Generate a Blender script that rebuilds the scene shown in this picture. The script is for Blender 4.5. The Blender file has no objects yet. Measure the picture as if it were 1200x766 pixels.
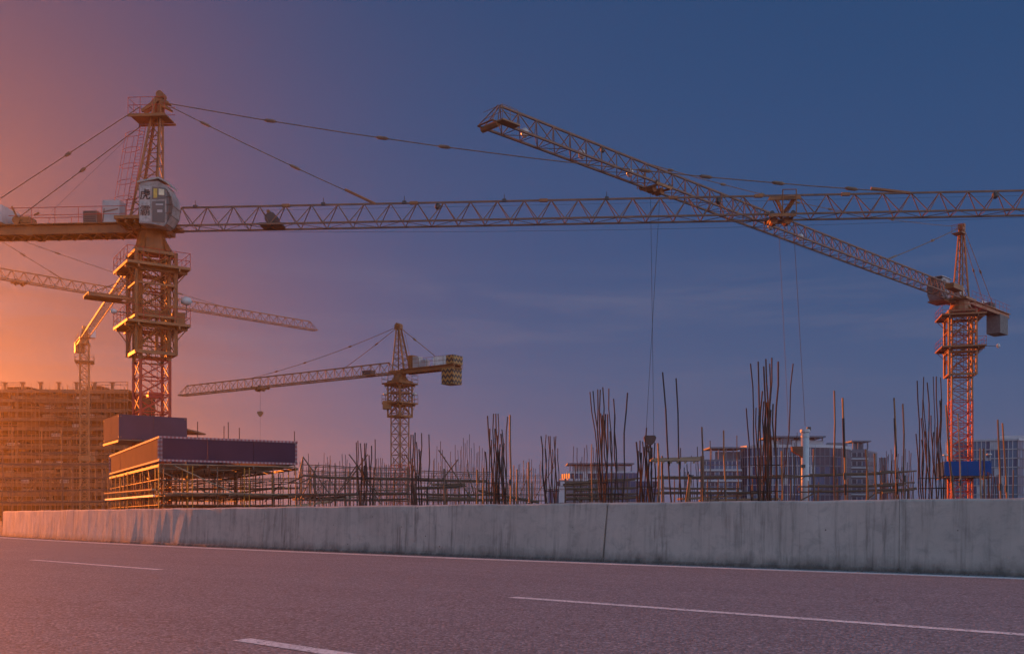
import bpy, bmesh, math, random
from mathutils import Vector, Matrix
random.seed(11)
R = math.radians
SC = bpy.context.scene
COL = SC.collection

# ------------------------------------------------------------------ camera
EYE = 0.98            # eye height over the road, metres
F = 1150.0            # focal length in photo pixels (photo 1200 wide)
HOR = 606.0           # the horizon's row in the photo
cam_d = bpy.data.cameras.new('camera')
cam = bpy.data.objects.new('camera', cam_d); COL.objects.link(cam)
cam.location = (0, 0, EYE); cam.rotation_euler = (R(90), 0, 0)
cam_d.sensor_width = 36; cam_d.lens = 36 * F / 1200
cam_d.shift_y = (HOR - 383) / 1200
cam_d.clip_start = .05; cam_d.clip_end = 5000
SC.camera = cam

# ------------------------------------------------------------------ light
GLOW_IN, GLOW_W, GLOW_H, GLOW_C, SKY = 15.5, 14.0, 25.0, (.105, .027, .007), 1.0
SUN_AZ, SUN_EL = R(-44.5), R(7.5)          # azimuth from the view direction, negative = left
SC.view_settings.view_transform = 'Standard'; SC.view_settings.look = 'None'
SC.view_settings.exposure = 1.2; SC.view_settings.gamma = 1; SC.view_settings.use_curve_mapping = False
SC.render.engine = 'CYCLES'
SC.cycles.use_denoising = True
SC.cycles.max_bounces = 6; SC.cycles.volume_bounces = 0
SC.cycles.sample_clamp_indirect = 4
sun_dir = Vector((math.sin(SUN_AZ) * math.cos(SUN_EL), math.cos(SUN_AZ) * math.cos(SUN_EL), math.sin(SUN_EL)))
sd = bpy.data.lights.new('sun', 'SUN'); sd.energy = 3.3; sd.angle = R(.5); sd.color = (1, .21, .025)
so = bpy.data.objects.new('sun', sd); COL.objects.link(so)
so.rotation_euler = sun_dir.to_track_quat('Z', 'Y').to_euler()

class NT:
    def __init__(s, tree): s.t = tree; s.t.nodes.clear()
    def n(s, kind, ins=None, **props):
        nd = s.t.nodes.new(kind)
        for k, v in props.items(): setattr(nd, k, v)
        for k, v in (ins or {}).items():
            sock = nd.inputs[k]
            if hasattr(v, 'is_output'): s.t.links.new(v, sock)
            else: sock.default_value = v
        return nd
    def math(s, op, a, b=0.0, c=0.0, clamp=False):
        return s.n('ShaderNodeMath', {0: a, 1: b, 2: c}, operation=op, use_clamp=clamp).outputs[0]
    def mix(s, f, a, b, mode='MIX'):
        nd = s.n('ShaderNodeMix', {0: f}, data_type='RGBA', blend_type=mode, clamp_factor=True)
        for k, v in ((6, a), (7, b)):
            if hasattr(v, 'is_output'): s.t.links.new(v, nd.inputs[k])
            else: nd.inputs[k].default_value = (*v, 1) if len(v) == 3 else v
        return nd.outputs[2]
    def ramp(s, f, stops, interp='LINEAR'):
        nd = s.n('ShaderNodeValToRGB', {0: f}); cr = nd.color_ramp; cr.interpolation = interp
        while len(cr.elements) < len(stops): cr.elements.new(.5)
        for e, (p, c) in zip(cr.elements, stops):
            e.position = p; e.color = (*c, 1) if len(c) == 3 else c
        return nd.outputs[0]
    def noise(s, vec, scale, detail=4, rough=.55, dist=0):
        return s.n('ShaderNodeTexNoise', {'Vector': vec, 'Scale': scale, 'Detail': detail, 'Roughness': rough, 'Distortion': dist}).outputs[0]
    def scale(s, vec, v): return s.n('ShaderNodeMapping', {0: vec, 3: v}).outputs[0]

W = bpy.data.worlds.new('World'); SC.world = W; W.use_nodes = True
w = NT(W.node_tree)
tc = w.n('ShaderNodeTexCoord').outputs['Generated']
sky = w.n('ShaderNodeTexSky', sky_type='NISHITA', sun_disc=False, sun_elevation=SUN_EL, sun_rotation=SUN_AZ,
          air_density=1.0, dust_density=1.2, ozone_density=3.0, altitude=0)
sep = w.n('ShaderNodeSeparateXYZ', {0: tc})
elev = w.math('MULTIPLY', w.math('ARCSINE', w.math('MAXIMUM', sep.outputs[2], 0.0)), 180 / math.pi)     # degrees
dsun = w.n('ShaderNodeVectorMath', {0: tc, 1: tuple(sun_dir)}, operation='DOT_PRODUCT').outputs['Value']
# clear evening air: slate blue low down, deep blue high up, all round
el01 = w.math('DIVIDE', elev, 90.0)
blue = w.ramp(el01, [(0, (.032, .048, .098)), (.06, (.021, .039, .089)), (.17, (.011, .029, .078)), (.33, (.006, .023, .065)), (.6, (.006, .023, .065)), (1, (.006, .023, .065))])
# unseen sky away from the sun, boosted as added fill for barrier and road
opp_fill = w.math('POWER', w.math('DIVIDE', w.math('MAXIMUM', w.math('SUBTRACT', .25, dsun), 0.0), 1.25), 1.0)
blue = w.mix(1.0, blue, w.ramp(opp_fill, [(0, (1, 1, 1)), (1, (33.0, 15.0, 7.6))]), 'MULTIPLY')
# the warm glow round the low sun
ang = w.math('MULTIPLY', w.math('ARCCOSINE', dsun), 180 / math.pi)
daz = w.math('ABSOLUTE', w.math('WRAP', w.math('SUBTRACT', w.math('MULTIPLY', w.math('ARCTAN2', sep.outputs[0], sep.outputs[1]), 180 / math.pi), math.degrees(SUN_AZ)), 180.0, -180.0))
daz = w.math('DIVIDE', w.math('MAXIMUM', w.math('SUBTRACT', daz, GLOW_IN), 0.0), GLOW_W)
del_ = w.math('DIVIDE', elev, GLOW_H)
gl = w.math('EXPONENT', w.math('MULTIPLY', w.math('ADD', w.math('MULTIPLY', daz, daz), w.math('MULTIPLY', del_, del_)), -1.0))
# thin cirrus low in the sky
cv = w.n('ShaderNodeCombineXYZ', {0: w.math('ARCTAN2', sep.outputs[0], sep.outputs[1]), 1: w.math('MULTIPLY', elev, .075), 2: 0.0}).outputs[0]
c1 = w.n('ShaderNodeTexNoise', {'Vector': w.n('ShaderNodeMapping', {0: cv, 1: (3.3, 1.7, .4), 3: (1.5, 3.0, 1)}).outputs[0], 'Scale': 3.0, 'Detail': 7, 'Roughness': .62, 'Distortion': .5}).outputs[0]
band = w.ramp(w.math('DIVIDE', elev, 30.0), [(.17, (0, 0, 0)), (.33, (1, 1, 1)), (.40, (1, 1, 1)), (.52, (0, 0, 0))], 'EASE')
cl = w.math('MULTIPLY', w.ramp(c1, [(.46, (0, 0, 0)), (.72, (1, 1, 1))]), band)
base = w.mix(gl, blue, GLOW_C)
base = w.mix(w.math('MULTIPLY', cl, .35), base, (.06, .06, .095))
nis = w.n('ShaderNodeVectorMath', {0: sky.outputs[0], 3: .004}, operation='SCALE').outputs[0]
base = w.n('ShaderNodeVectorMath', {0: base, 1: nis}, operation='ADD').outputs[0]
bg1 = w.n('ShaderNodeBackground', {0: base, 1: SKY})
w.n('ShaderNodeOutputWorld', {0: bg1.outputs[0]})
# ------------------------------------------------------------------ helpers
def P(px, py, Y):
    """The point at distance Y that the photo shows at pixel (px, py)."""
    return Vector(((px - 600) / F * Y, Y, EYE + (HOR - py) / F * Y))
def G(px, py):
    """The point of the road that the photo shows at pixel (px, py)."""
    Y = F * EYE / (py - HOR)
    return Vector(((px - 600) / F * Y, Y, 0))

MATS = {}
def mat(name, base, rough=.6, metal=0, spec=.5, var=.25, scale=3.0, bump=0.0, rust=None, rust_amt=.5):
    if name in MATS: return MATS[name]
    m = bpy.data.materials.new(name); m.use_nodes = True; t = NT(m.node_tree)
    co = t.n('ShaderNodeTexCoord').outputs['Object']
    geo = t.n('ShaderNodeNewGeometry').outputs['Position']
    n1 = t.noise(geo, scale, 5, .6)
    lo = tuple(c * (1 - var) for c in base); hi = tuple(min(1, c * (1 + var)) for c in base)
    c = t.ramp(n1, [(.3, lo), (.7, hi)])
    if rust:
        n2 = t.noise(geo, scale * 2.3, 6, .7)
        c = t.mix(t.ramp(n2, [(.62 - .25 * rust_amt, (0, 0, 0)), (.72, (1, 1, 1))]), c, rust)
    b = t.n('ShaderNodeBsdfPrincipled', {'Base Color': c, 'Metallic': metal, 'Roughness': rough, 'Specular IOR Level': spec})
    if bump:
        bp = t.n('ShaderNodeBump', {'Height': t.noise(geo, scale * 6, 3), 'Strength': bump, 'Distance': .02})
        t.t.links.new(bp.outputs[0], b.inputs['Normal'])
    t.n('ShaderNodeOutputMaterial', {0: b.outputs[0]})
    MATS[name] = m; return m

def tag(o, label=None, cat=None, group=None, kind=None):
    for k, v in (('label', label), ('category', cat), ('group', group), ('kind', kind)):
        if v: o[k] = v
    return o
def thing(name, loc, label, cat, group=None):
    o = bpy.data.objects.new(name, None); COL.objects.link(o); o.location = loc; o.empty_display_size = .5
    return tag(o, label, cat, group)
def root_loc(p):
    while p is not None and p.parent is not None: p = p.parent
    return Vector(p.location) if p is not None else Vector((0, 0, 0))

UNIT = {}
def unit(kind, m):
    k = (kind, m.name)
    if k not in UNIT:
        bm = bmesh.new()
        if kind == 'tube':
            bmesh.ops.create_cone(bm, cap_ends=True, segments=6, radius1=1, radius2=1, depth=1)
            bmesh.ops.translate(bm, vec=(0, 0, .5), verts=bm.verts)
        elif kind == 'round':
            bmesh.ops.create_cone(bm, cap_ends=True, segments=16, radius1=1, radius2=1, depth=1)
            bmesh.ops.translate(bm, vec=(0, 0, .5), verts=bm.verts)
        else:
            bmesh.ops.create_cube(bm, size=2); bmesh.ops.translate(bm, vec=(0, 0, 1), verts=bm.verts)
            bmesh.ops.scale(bm, vec=(1, 1, .5), verts=bm.verts)
        me = bpy.data.meshes.new(kind + '_' + m.name); bm.to_mesh(me); bm.free(); me.materials.append(m)
        if kind == 'round':
            for f in me.polygons: f.use_smooth = len(f.vertices) == 4
        UNIT[k] = me
    return UNIT[k]
def frame(p, q, up=Vector((0, 0, 1))):
    d = (q - p); L = d.length; z = d / L
    x = up.cross(z)
    if x.length < 1e-3: x = Vector((1, 0, 0)).cross(z)
    x.normalize(); y = z.cross(x)
    return Matrix(((x.x, y.x, z.x), (x.y, y.y, z.y), (x.z, y.z, z.z))), L
def member(name, parent, p, q, r, m, kind='tube', r2=None):
    """One straight member as an object of its own (mesh data shared)."""
    p, q = Vector(p), Vector(q); rot, L = frame(p, q)
    o = bpy.data.objects.new(name, unit(kind, m)); COL.objects.link(o)
    o.matrix_basis = Matrix.Translation(p - root_loc(parent)) @ rot.to_4x4() @ Matrix.Diagonal((r, r2 or r, L, 1))
    if parent is not None: o.parent = parent
    return o

class MB:
    """Collects shapes in world space; build() links them as ONE object."""
    def __init__(s): s.v = []; s.f = []; s.mi = []
    def add(s, vs, fs, mi=0):
        k = len(s.v); s.v += [tuple(v) for v in vs]
        for f in fs: s.f.append([i + k for i in f]); s.mi.append(mi)
        return s
    def tube(s, p, q, r, n=5, r2=None, mi=0):
        p, q = Vector(p), Vector(q); rot, L = frame(p, q); r2 = r if r2 is None else r2
        a = [p + rot @ Vector((r * math.cos(2 * math.pi * i / n), r * math.sin(2 * math.pi * i / n), 0)) for i in range(n)]
        b = [q + rot @ Vector((r2 * math.cos(2 * math.pi * i / n), r2 * math.sin(2 * math.pi * i / n), 0)) for i in range(n)]
        return s.add(a + b, [[i, (i + 1) % n, n + (i + 1) % n, n + i] for i in range(n)] + [list(range(n))[::-1], list(range(n, 2 * n))], mi)
    def path(s, pts, r, n=5):
        for a, b in zip(pts, pts[1:]): s.tube(a, b, r, n)
        return s
    def box(s, c, ex, ey, hx, hy, hz, mi=0):
        """box at c with horizontal unit axes ex, ey and half sizes"""
        c = Vector(c); ex, ey = Vector(ex), Vector(ey); ez = ex.cross(ey)
        vs = [c + ex * (i * hx) + ey * (j * hy) + ez * (k * hz) for k in (-1, 1) for j in (-1, 1) for i in (-1, 1)]
        return s.add(vs, [[0, 2, 3, 1], [4, 5, 7, 6], [0, 1, 5, 4], [1, 3, 7, 5], [3, 2, 6, 7], [2, 0, 4, 6]], mi)
    def bar(s, p, q, a, b, mi=0):
        """rectangular bar from p to q, half widths a (sideways) and b (up)"""
        p, q = Vector(p), Vector(q); rot, L = frame(p, q)
        vs = [t + rot @ Vector((i * a, j * b, 0)) for t in (p, q) for j in (-1, 1) for i in (-1, 1)]
        return s.add(vs, [[0, 2, 3, 1], [4, 5, 7, 6], [0, 1, 5, 4], [1, 3, 7, 5], [3, 2, 6, 7], [2, 0, 4, 6]], mi)
    def prism(s, pts, vec, mi=0):
        n = len(pts); pts = [Vector(p) for p in pts]; vec = Vector(vec)
        return s.add(pts + [p + vec for p in pts], [list(range(n))[::-1], list(range(n, 2 * n))] + [[i, (i + 1) % n, n + (i + 1) % n, n + i] for i in range(n)], mi)
    def lathe(s, c, prof, n=16, mi=0):
        c = Vector(c); vs = []; fs = []
        for r, z in prof: vs += [c + Vector((r * math.cos(2 * math.pi * i / n), r * math.sin(2 * math.pi * i / n), z)) for i in range(n)]
        for k in range(len(prof) - 1):
            for i in range(n): fs.append([k * n + i, k * n + (i + 1) % n, (k + 1) * n + (i + 1) % n, (k + 1) * n + i])
        fs.append(list(range(n))[::-1]); fs.append([(len(prof) - 1) * n + i for i in range(n)])
        return s.add(vs, fs, mi)
    def build(s, name, m, parent=None, smooth=False, uv=None):
        o0 = root_loc(parent)
        me = bpy.data.meshes.new(name); me.from_pydata([tuple(Vector(v) - o0) for v in s.v], [], s.f)
        ms = m if isinstance(m, (list, tuple)) else [m]
        for x in ms: me.materials.append(x)
        if len(ms) > 1: me.polygons.foreach_set('material_index', s.mi)
        bm = bmesh.new(); bm.from_mesh(me); bmesh.ops.recalc_face_normals(bm, faces=bm.faces); bm.to_mesh(me); bm.free()
        if smooth: me.polygons.foreach_set('use_smooth', [True] * len(me.polygons))
        o = bpy.data.objects.new(name, me); COL.objects.link(o)
        if parent is not None: o.parent = parent
        return o

# ------------------------------------------------------------------ materials of the setting
def concrete_wall_mat():
    m = bpy.data.materials.new('stained_concrete'); m.use_nodes = True; t = NT(m.node_tree)
    uv = t.n('ShaderNodeUVMap').outputs[0]
    sp = t.n('ShaderNodeSeparateXYZ', {0: uv}); u, v = sp.outputs[0], sp.outputs[1]
    c = t.ramp(t.noise(uv, 1.1, 6, .6), [(.3, (.54, .475, .415)), (.7, (.63, .56, .495))])
    c = t.mix(t.math('MULTIPLY', t.noise(uv, 45, 3, .7), .35), c, (.30, .29, .27))
    # drips running down from the top edge, each a different length
    d1 = t.noise(t.scale(uv, (5.0, .45, 1)), 1.0, 5, .65)
    d2 = t.noise(t.scale(uv, (17., .6, 1)), 1.0, 4, .65)
    c = t.mix(t.math('MULTIPLY', t.ramp(t.noise(t.scale(uv, (.35, .8, 1)), 1.0, 4, .6), [(.4, (0, 0, 0)), (.65, (1, 1, 1))]), .35), c, (.27, .26, .24))
    patch = t.ramp(t.noise(t.scale(uv, (.55, .5, 1)), 1.0, 3), [(.42, (0, 0, 0)), (.62, (1, 1, 1))])
    drip = t.math('MULTIPLY', t.ramp(d1, [(.46, (0, 0, 0)), (.60, (1, 1, 1))]), t.ramp(d2, [(.35, (0, 0, 0)), (.65, (1, 1, 1))]))
    drip = t.math('MULTIPLY', drip, t.math('ADD', t.math('MULTIPLY', patch, .75), .22))
    c = t.mix(t.math('MULTIPLY', drip, .9), c, (.085, .078, .068))
    # pale lime runs
    l1 = t.ramp(t.noise(t.scale(uv, (9., .35, 5)), 1.3, 4, .6), [(.60, (0, 0, 0)), (.74, (1, 1, 1))])
    c = t.mix(t.math('MULTIPLY', l1, .35), c, (.60, .58, .54))
    # splash dirt along the foot, ragged
    h = t.math('ADD', v, t.math('MULTIPLY', t.math('SUBTRACT', t.noise(t.scale(uv, (3.2, 1.5, 1)), 1.0, 5, .7), .5), -.55))
    foot = t.ramp(h, [(.0, (1, 1, 1)), (.13, (.45, .45, .45)), (.30, (0, 0, 0))])
    c = t.mix(t.math('MULTIPLY', foot, .85), c, (.06, .054, .046))
    top = t.ramp(t.math('ADD', v, t.math('MULTIPLY', t.noise(t.scale(uv, (6, 2, 1)), 1.0, 4), -.10)), [(.0, (0, 0, 0)), (.945, (0, 0, 0)), (.985, (1, 1, 1))])
    # fine pits
    vo = t.n('ShaderNodeTexVoronoi', {'Vector': uv, 'Scale': 4.0, 'Randomness': 1.0})
    pit = t.math('ADD', vo.outputs['Distance'], t.math('MULTIPLY', t.n('ShaderNodeSeparateColor', {0: vo.outputs['Color']}).outputs[1], .16))
    c = t.mix(t.ramp(pit, [(.06, (.85, .85, .85)), (.10, (0, 0, 0))]), c, (.07, .05, .04))
    blot = t.ramp(t.noise(uv, 3.4, 7, .72, .6), [(.50, (0, 0, 0)), (.66, (1, 1, 1))])
    c = t.mix(t.math('MULTIPLY', blot, .38), c, (.21, .20, .185))
    hgt = t.math('ADD', t.noise(uv, 60, 4, .7), t.math('MULTIPLY', t.noise(uv, 2.2, 3), 1.5))
    bp = t.n('ShaderNodeBump', {'Height': hgt, 'Strength': .35, 'Distance': .02}).outputs[0]
    b = t.n('ShaderNodeBsdfPrincipled', {'Base Color': c, 'Roughness': .72, 'Specular IOR Level': .5, 'Normal': bp})
    t.n('ShaderNodeOutputMaterial', {0: b.outputs[0]}); return m

def asphalt_mat():
    m = bpy.data.materials.new('worn_asphalt'); m.use_nodes = True; t = NT(m.node_tree)
    pos = t.n('ShaderNodeTexCoord').outputs['Object']
    uv = t.n('ShaderNodeUVMap').outputs[0]
    c = t.ramp(t.noise(pos, .35, 5, .6), [(.3, (.150, .168, .192)), (.7, (.200, .222, .248))])
    tr = t.noise(t.scale(uv, (.03, .9, 1)), 1.0, 3)
    c = t.mix(t.math('MULTIPLY', t.ramp(tr, [(.42, (0, 0, 0)), (.62, (1, 1, 1))]), .45), c, (.108, .120, .136))
    su = t.n('ShaderNodeSeparateXYZ', {0: uv})
    grit = t.ramp(t.math('ADD', su.outputs[1], t.math('MULTIPLY', t.math('SUBTRACT', t.noise(pos, 2.2, 5, .7), .5), .9)), [(.25, (1, 1, 1)), (.62, (0, 0, 0))])
    c = t.mix(t.math('MULTIPLY', grit, .65), c, (.075, .068, .060))
    oil = t.ramp(t.noise(pos, .9, 5, .65), [(.66, (0, 0, 0)), (.75, (1, 1, 1))])
    c = t.mix(t.math('MULTIPLY', oil, .4), c, (.06, .058, .057))
    ck = t.n('ShaderNodeTexVoronoi', {'Vector': t.n('ShaderNodeVectorMath', {0: pos, 1: t.n('ShaderNodeTexNoise', {'Vector': pos, 'Scale': 1.3, 'Detail': 5.0}).outputs[1]}, operation='ADD').outputs[0], 'Scale': .16}, feature='DISTANCE_TO_EDGE').outputs[0]
    c = t.mix(t.ramp(ck, [(.0, (.8, .8, .8)), (.0022, (0, 0, 0))]), c, (.035, .033, .032))
    vo = t.n('ShaderNodeTexVoronoi', {'Vector': pos, 'Scale': 44.0})
    stone = t.n('ShaderNodeSeparateColor', {0: vo.outputs['Color']}).outputs[0]
    c = t.mix(t.ramp(stone, [(.0, (1, 1, 1)), (.36, (0, 0, 0))]), c, (.05,.049,.049))
    c = t.mix(t.ramp(stone, [(.70, (0, 0, 0)), (.95, (1, 1, 1))]), c, (.36,.39,.43))
    fine = t.noise(pos, 140, 3, .7)
    c = t.mix(t.ramp(fine, [(.38, (.7, .7, .7)), (.55, (0, 0, 0))]), c, (.06,.059,.059))
    hgt = t.math('ADD', t.math('MULTIPLY', vo.outputs['Distance'], -1.0), t.noise(pos, 30, 4, .7))
    bp = t.n('ShaderNodeBump', {'Height': hgt, 'Strength': .5, 'Distance': .012}).outputs[0]
    b = t.n('ShaderNodeBsdfPrincipled', {'Base Color': c, 'Roughness': .68, 'Specular IOR Level': 1.0, 'Normal': bp})
    t.n('ShaderNodeOutputMaterial', {0: b.outputs[0]}); return m

def paint_mat():
    m = bpy.data.materials.new('worn_road_paint'); m.use_nodes = True; t = NT(m.node_tree)
    pos = t.n('ShaderNodeTexCoord').outputs['Object']
    c = t.ramp(t.noise(pos, 1.6, 5, .6), [(.3, (.68, .67, .66)), (.7, (.84, .83, .81))])
    vo = t.n('ShaderNodeTexVoronoi', {'Vector': pos, 'Scale': 44.0})
    stone = t.n('ShaderNodeSeparateColor', {0: vo.outputs['Color']}).outputs[0]
    k = t.math('MULTIPLY', t.ramp(stone, [(.0, (1, 1, 1)), (.35, (0, 0, 0))]), t.ramp(t.noise(pos, 5, 5, .7), [(.30, (0, 0, 0)), (.55, (1, 1, 1))]))
    c = t.mix(k, c, (.12, .118, .116))
    bp = t.n('ShaderNodeBump', {'Height': vo.outputs['Distance'], 'Strength': .3, 'Distance': .01}).outputs[0]
    b = t.n('ShaderNodeBsdfPrincipled', {'Base Color': c, 'Roughness': .6, 'Normal': bp})
    t.n('ShaderNodeOutputMaterial', {0: b.outputs[0]}); return m

# ------------------------------------------------------------------ the setting: ground, road, haze
def sheet(name, cx, cy, sx, sy, z, m, n=1):
    vs = [(cx - sx + 2 * sx * i / n, cy - sy + 2 * sy * j / n, z) for j in range(n + 1) for i in range(n + 1)]
    fs = [[j * (n + 1) + i, j * (n + 1) + i + 1, (j + 1) * (n + 1) + i + 1, (j + 1) * (n + 1) + i] for j in range(n) for i in range(n)]
    o = MB().add(vs, fs).build(name, m); return tag(o, kind='structure')
HALF = 640
sheet('ground', 0, 0, HALF, HALF, -.03, mat('site_earth', (.17, .13, .10), .95, var=.35, scale=.15, bump=.5), 8)

# the barrier's foot line, a gentle bend, from the photo's base line
base_px = [(101, 633.6), (310, 642.6), (700, 658.0), (1053, 669.7), (1200, 674.4)]
gp = [G(*p) for p in base_px]
def fit(pts):          # quadratic in a frame along the chord
    a, b = pts[0], pts[-1]; ex = (b - a).normalized(); ey = Vector((-ex.y, ex.x, 0))
    us = [(p - a).dot(ex) for p in pts]; vs = [(p - a).dot(ey) for p in pts]
    S = [sum(u ** k for u in us) for k in range(5)]; T = [sum(v * u ** k for u, v in zip(us, vs)) for k in range(3)]
    M = Matrix(((S[0], S[1], S[2]), (S[1], S[2], S[3]), (S[2], S[3], S[4])))
    k = M.inverted() @ Vector(T); return a, ex, ey, k, us
A0, EX, EY, KQ, US = fit(gp)
def foot(u):
    return A0 + EX * u + EY * (KQ[0] + KQ[1] * u + KQ[2] * u * u)
def foot_n(u):         # unit normal towards the road
    tg = (EX + EY * (KQ[1] + 2 * KQ[2] * u)).normalized(); n = Vector((tg.y, -tg.x, 0))
    return n if n.dot(-A0) > 0 else -n
U_LEFT, U_RIGHT = -75.0, 62.0
asphalt = asphalt_mat()
def ribbon(name, u0, u1, d0, d1, z, m, parent=None, step=1.0, kind=None):
    n = max(1, int(abs(u1 - u0) / step)); mb = MB(); uvs = []
    rows = []
    for i in range(n + 1):
        u = u0 + (u1 - u0) * i / n; f, nn = foot(u), foot_n(u)
        rows += [f + nn * d0 + Vector((0, 0, z)), f + nn * d1 + Vector((0, 0, z))]; uvs += [(u, d0), (u, d1)]
    mb.add(rows, [[2 * i, 2 * i + 1, 2 * i + 3, 2 * i + 2] for i in range(n)])
    o = mb.build(name, m, parent)
    lay = o.data.uv_layers.new(name='UVMap')
    for lp in o.data.loops: lay.data[lp.index].uv = uvs[lp.vertex_index]
    if kind: tag(o, kind=kind)
    return o
road = ribbon('road', U_LEFT, U_RIGHT, -.45, 30, 0, asphalt, kind='structure')
paint = paint_mat()
ribbon('edge_line', U_LEFT, U_RIGHT, .58, 1.03, .004, paint, road)
def dash(p, q, wd, name='lane_dash'):
    p, q = Vector(p), Vector(q); d = (q - p).normalized(); s = Vector((d.y, -d.x, 0)) * wd / 2; z = Vector((0, 0, .004))
    MB().add([p + s + z, q + s + z, q - s + z, p - s + z], [[0, 1, 2, 3]]).build(name, paint, road)
d0 = G(37, 655.6); d1 = G(188, 667.2); d2 = G(600, 699.5)
d3 = G(1200, 743.5); ln = (d3 - d2).normalized()
dash(d0, d1, .17); dash(d2, d2 + ln * 6.0, .17)
e0 = G(283, 749.0); e1 = G(400, 766.5); dash(e0, e0 + (e1 - e0).normalized() * 6, .17)

wall_mat = concrete_wall_mat()
SEG_PROF = [(.0, 0), (.0, .06), (-.035, .075), (-.06, 1.265), (-.085, 1.30), (-.30, 1.31), (-.335, 1.275), (-.38, 0)]
def barrier(u0, u1, label, s0=0.0, s1=0.0):
    n = max(2, int((u1 - u0) / .5)); vs = []; uvs = []; fs = []; k = len(SEG_PROF)
    org = foot((u0 + u1) / 2)
    run = [0]
    for a, b in zip(SEG_PROF, SEG_PROF[1:]): run.append(run[-1] + math.hypot(b[0] - a[0], b[1] - a[1]))
    for i in range(n + 1):
        u = u0 + (u1 - u0) * i / n; f, nn = foot(u), foot_n(u)
        for (d, z), r_ in zip(SEG_PROF, run):
            uz = u + (s0 * (1 - i / n) ** 8 + s1 * (i / n) ** 8) * z
            f, nn = foot(uz), foot_n(uz)
            wob = .006 * math.sin(u * 3.1 + z * 2) + .004 * math.sin(u * 9.7 + 1)
            vs.append(f + nn * (d + wob) + Vector((0, 0, z + (.007 * math.sin(u * 1.7) + .006 * math.sin(u * 6.1 + 2) + random.uniform(-.005, .005) if z > 1.2 else 0)))); uvs.append((u, r_))
    for i in range(n):
        for j in range(k - 1): fs.append([i * k + j, i * k + j + 1, (i + 1) * k + j + 1, (i + 1) * k + j])
    fs.append(list(range(k))); fs.append([n * k + j for j in range(k)][::-1])
    mb = MB(); mb.add(vs, fs)
    o0 = org
    me = bpy.data.meshes.new('concrete_barrier'); me.from_pydata([tuple(Vector(v) - o0) for v in vs], [], fs); me.materials.append(wall_mat)
    lay = me.uv_layers.new(name='UVMap')
    for lp in me.loops: lay.data[lp.index].uv = uvs[lp.vertex_index]
    bm = bmesh.new(); bm.from_mesh(me); bmesh.ops.recalc_face_normals(bm, faces=bm.faces); bm.to_mesh(me); bm.free()
    o = bpy.data.objects.new('concrete_barrier', me); COL.objects.link(o); o.location = o0
    return tag(o, label, 'concrete barrier', 'concrete barrier segments along the road edge')
j = US[:4]
barrier(j[0] - 14, j[0] - .02, 'far end concrete barrier segment below the scaffolded concrete building')
barrier(j[0] + .02, j[1] - .015, 'long concrete barrier segment running below the striped blue hoarding', 0, .10)
barrier(j[1] + .015, j[2] - .025, 'streaked concrete barrier segment ending at the wide ragged black joint', .10, .09)
barrier(j[2] + .025, j[3] - .004, 'concrete barrier segment between the wide black joint and a hairline joint', .09, 0)
barrier(j[3] + .004, U_RIGHT - 8, 'near end concrete barrier segment below the red mast and plain blue box')

# grit and crumbs of concrete swept against the barrier's foot
gm = MB(); gr = random.Random(5)
for _ in range(1500):
    u = gr.uniform(-16, 40); d = .02 + abs(gr.gauss(0, .16)); f = foot(u) + foot_n(u) * d; r_ = gr.uniform(.006, .022) * (1.6 if gr.random() < .06 else 1)
    a_ = gr.uniform(0, 6.28); ex_ = Vector((math.cos(a_), math.sin(a_), 0)); ey_ = Vector((-ex_.y, ex_.x, 0))
    gm.add([f + ex_ * r_, f + ey_ * r_ * .8, f - ex_ * r_, f - ey_ * r_ * .9, f + Vector((0, 0, r_ * .9)) + ex_ * r_ * .2], [[0, 1, 4], [1, 2, 4], [2, 3, 4], [3, 0, 4]])
tag(gm.build('gravel', mat('grit', (.12, .11, .10), .95, var=.5, scale=9)), kind='stuff')
# ------------------------------------------------------------------ tower cranes
YEL = mat('crane_yellow', (.26, .105, .022), .55, rust=(.16, .07, .03), rust_amt=.35, scale=.9)
ORA = mat('crane_orange', (.29, .105, .026), .55, rust=(.17, .075, .03), rust_amt=.4, scale=.9)
RED = mat('crane_red', (.46, .055, .024), .55, rust=(.17, .06, .03), rust_amt=.3, scale=.9)
PALE = mat('crane_faded_yellow', (.27, .13, .048), .6, rust=(.2, .1, .05), rust_amt=.4, scale=.9)
DARK = mat('dark_steel', (.05, .045, .042), .6, scale=4)
ROPE = mat('wire_rope', (.03, .03, .032), .6)
RODM = mat('tie_rod_steel', (.20, .12, .075), .6, rust=(.12, .055, .03), scale=1.5)
JIBM = mat('weathered_jib_steel', (.19, .09, .048), .6, rust=(.11, .05, .03), rust_amt=.5, scale=.9)
WHITE = mat('white_panel', (.42, .41, .40), .5, rust=(.42, .38, .33), rust_amt=.2, scale=.8)
GREYP = mat('grey_panel', (.36, .37, .39), .5, scale=1.2)
CONC = mat('counterweight_concrete', (.13, .125, .125), .85, scale=2.5, bump=.3)
SLABW = mat('slab_white', (.72, .71, .69), .6)
LAMPW = mat('lamp_glass', (.50, .50, .49), .25, var=.06)
def glass_mat(name, base, rough=.12):
    m = bpy.data.materials.new(name); m.use_nodes = True; t = NT(m.node_tree)
    geo = t.n('ShaderNodeNewGeometry').outputs['Position']
    c = t.mix(t.noise(geo, .22, 3), base, tuple(x * 1.9 for x in base))
    b = t.n('ShaderNodeBsdfPrincipled', {'Base Color': c, 'Roughness': rough, 'Specular IOR Level': .3, 'IOR': 1.45})
    t.n('ShaderNodeOutputMaterial', {0: b.outputs[0]}); MATS[name] = m; return m
CABGL = glass_mat('cab_glass', (.075, .075, .07))

UP = Vector((0, 0, 1))
def axes(yaw):
    return Vector((math.cos(yaw), math.sin(yaw), 0)), Vector((-math.sin(yaw), math.cos(yaw), 0))

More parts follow.
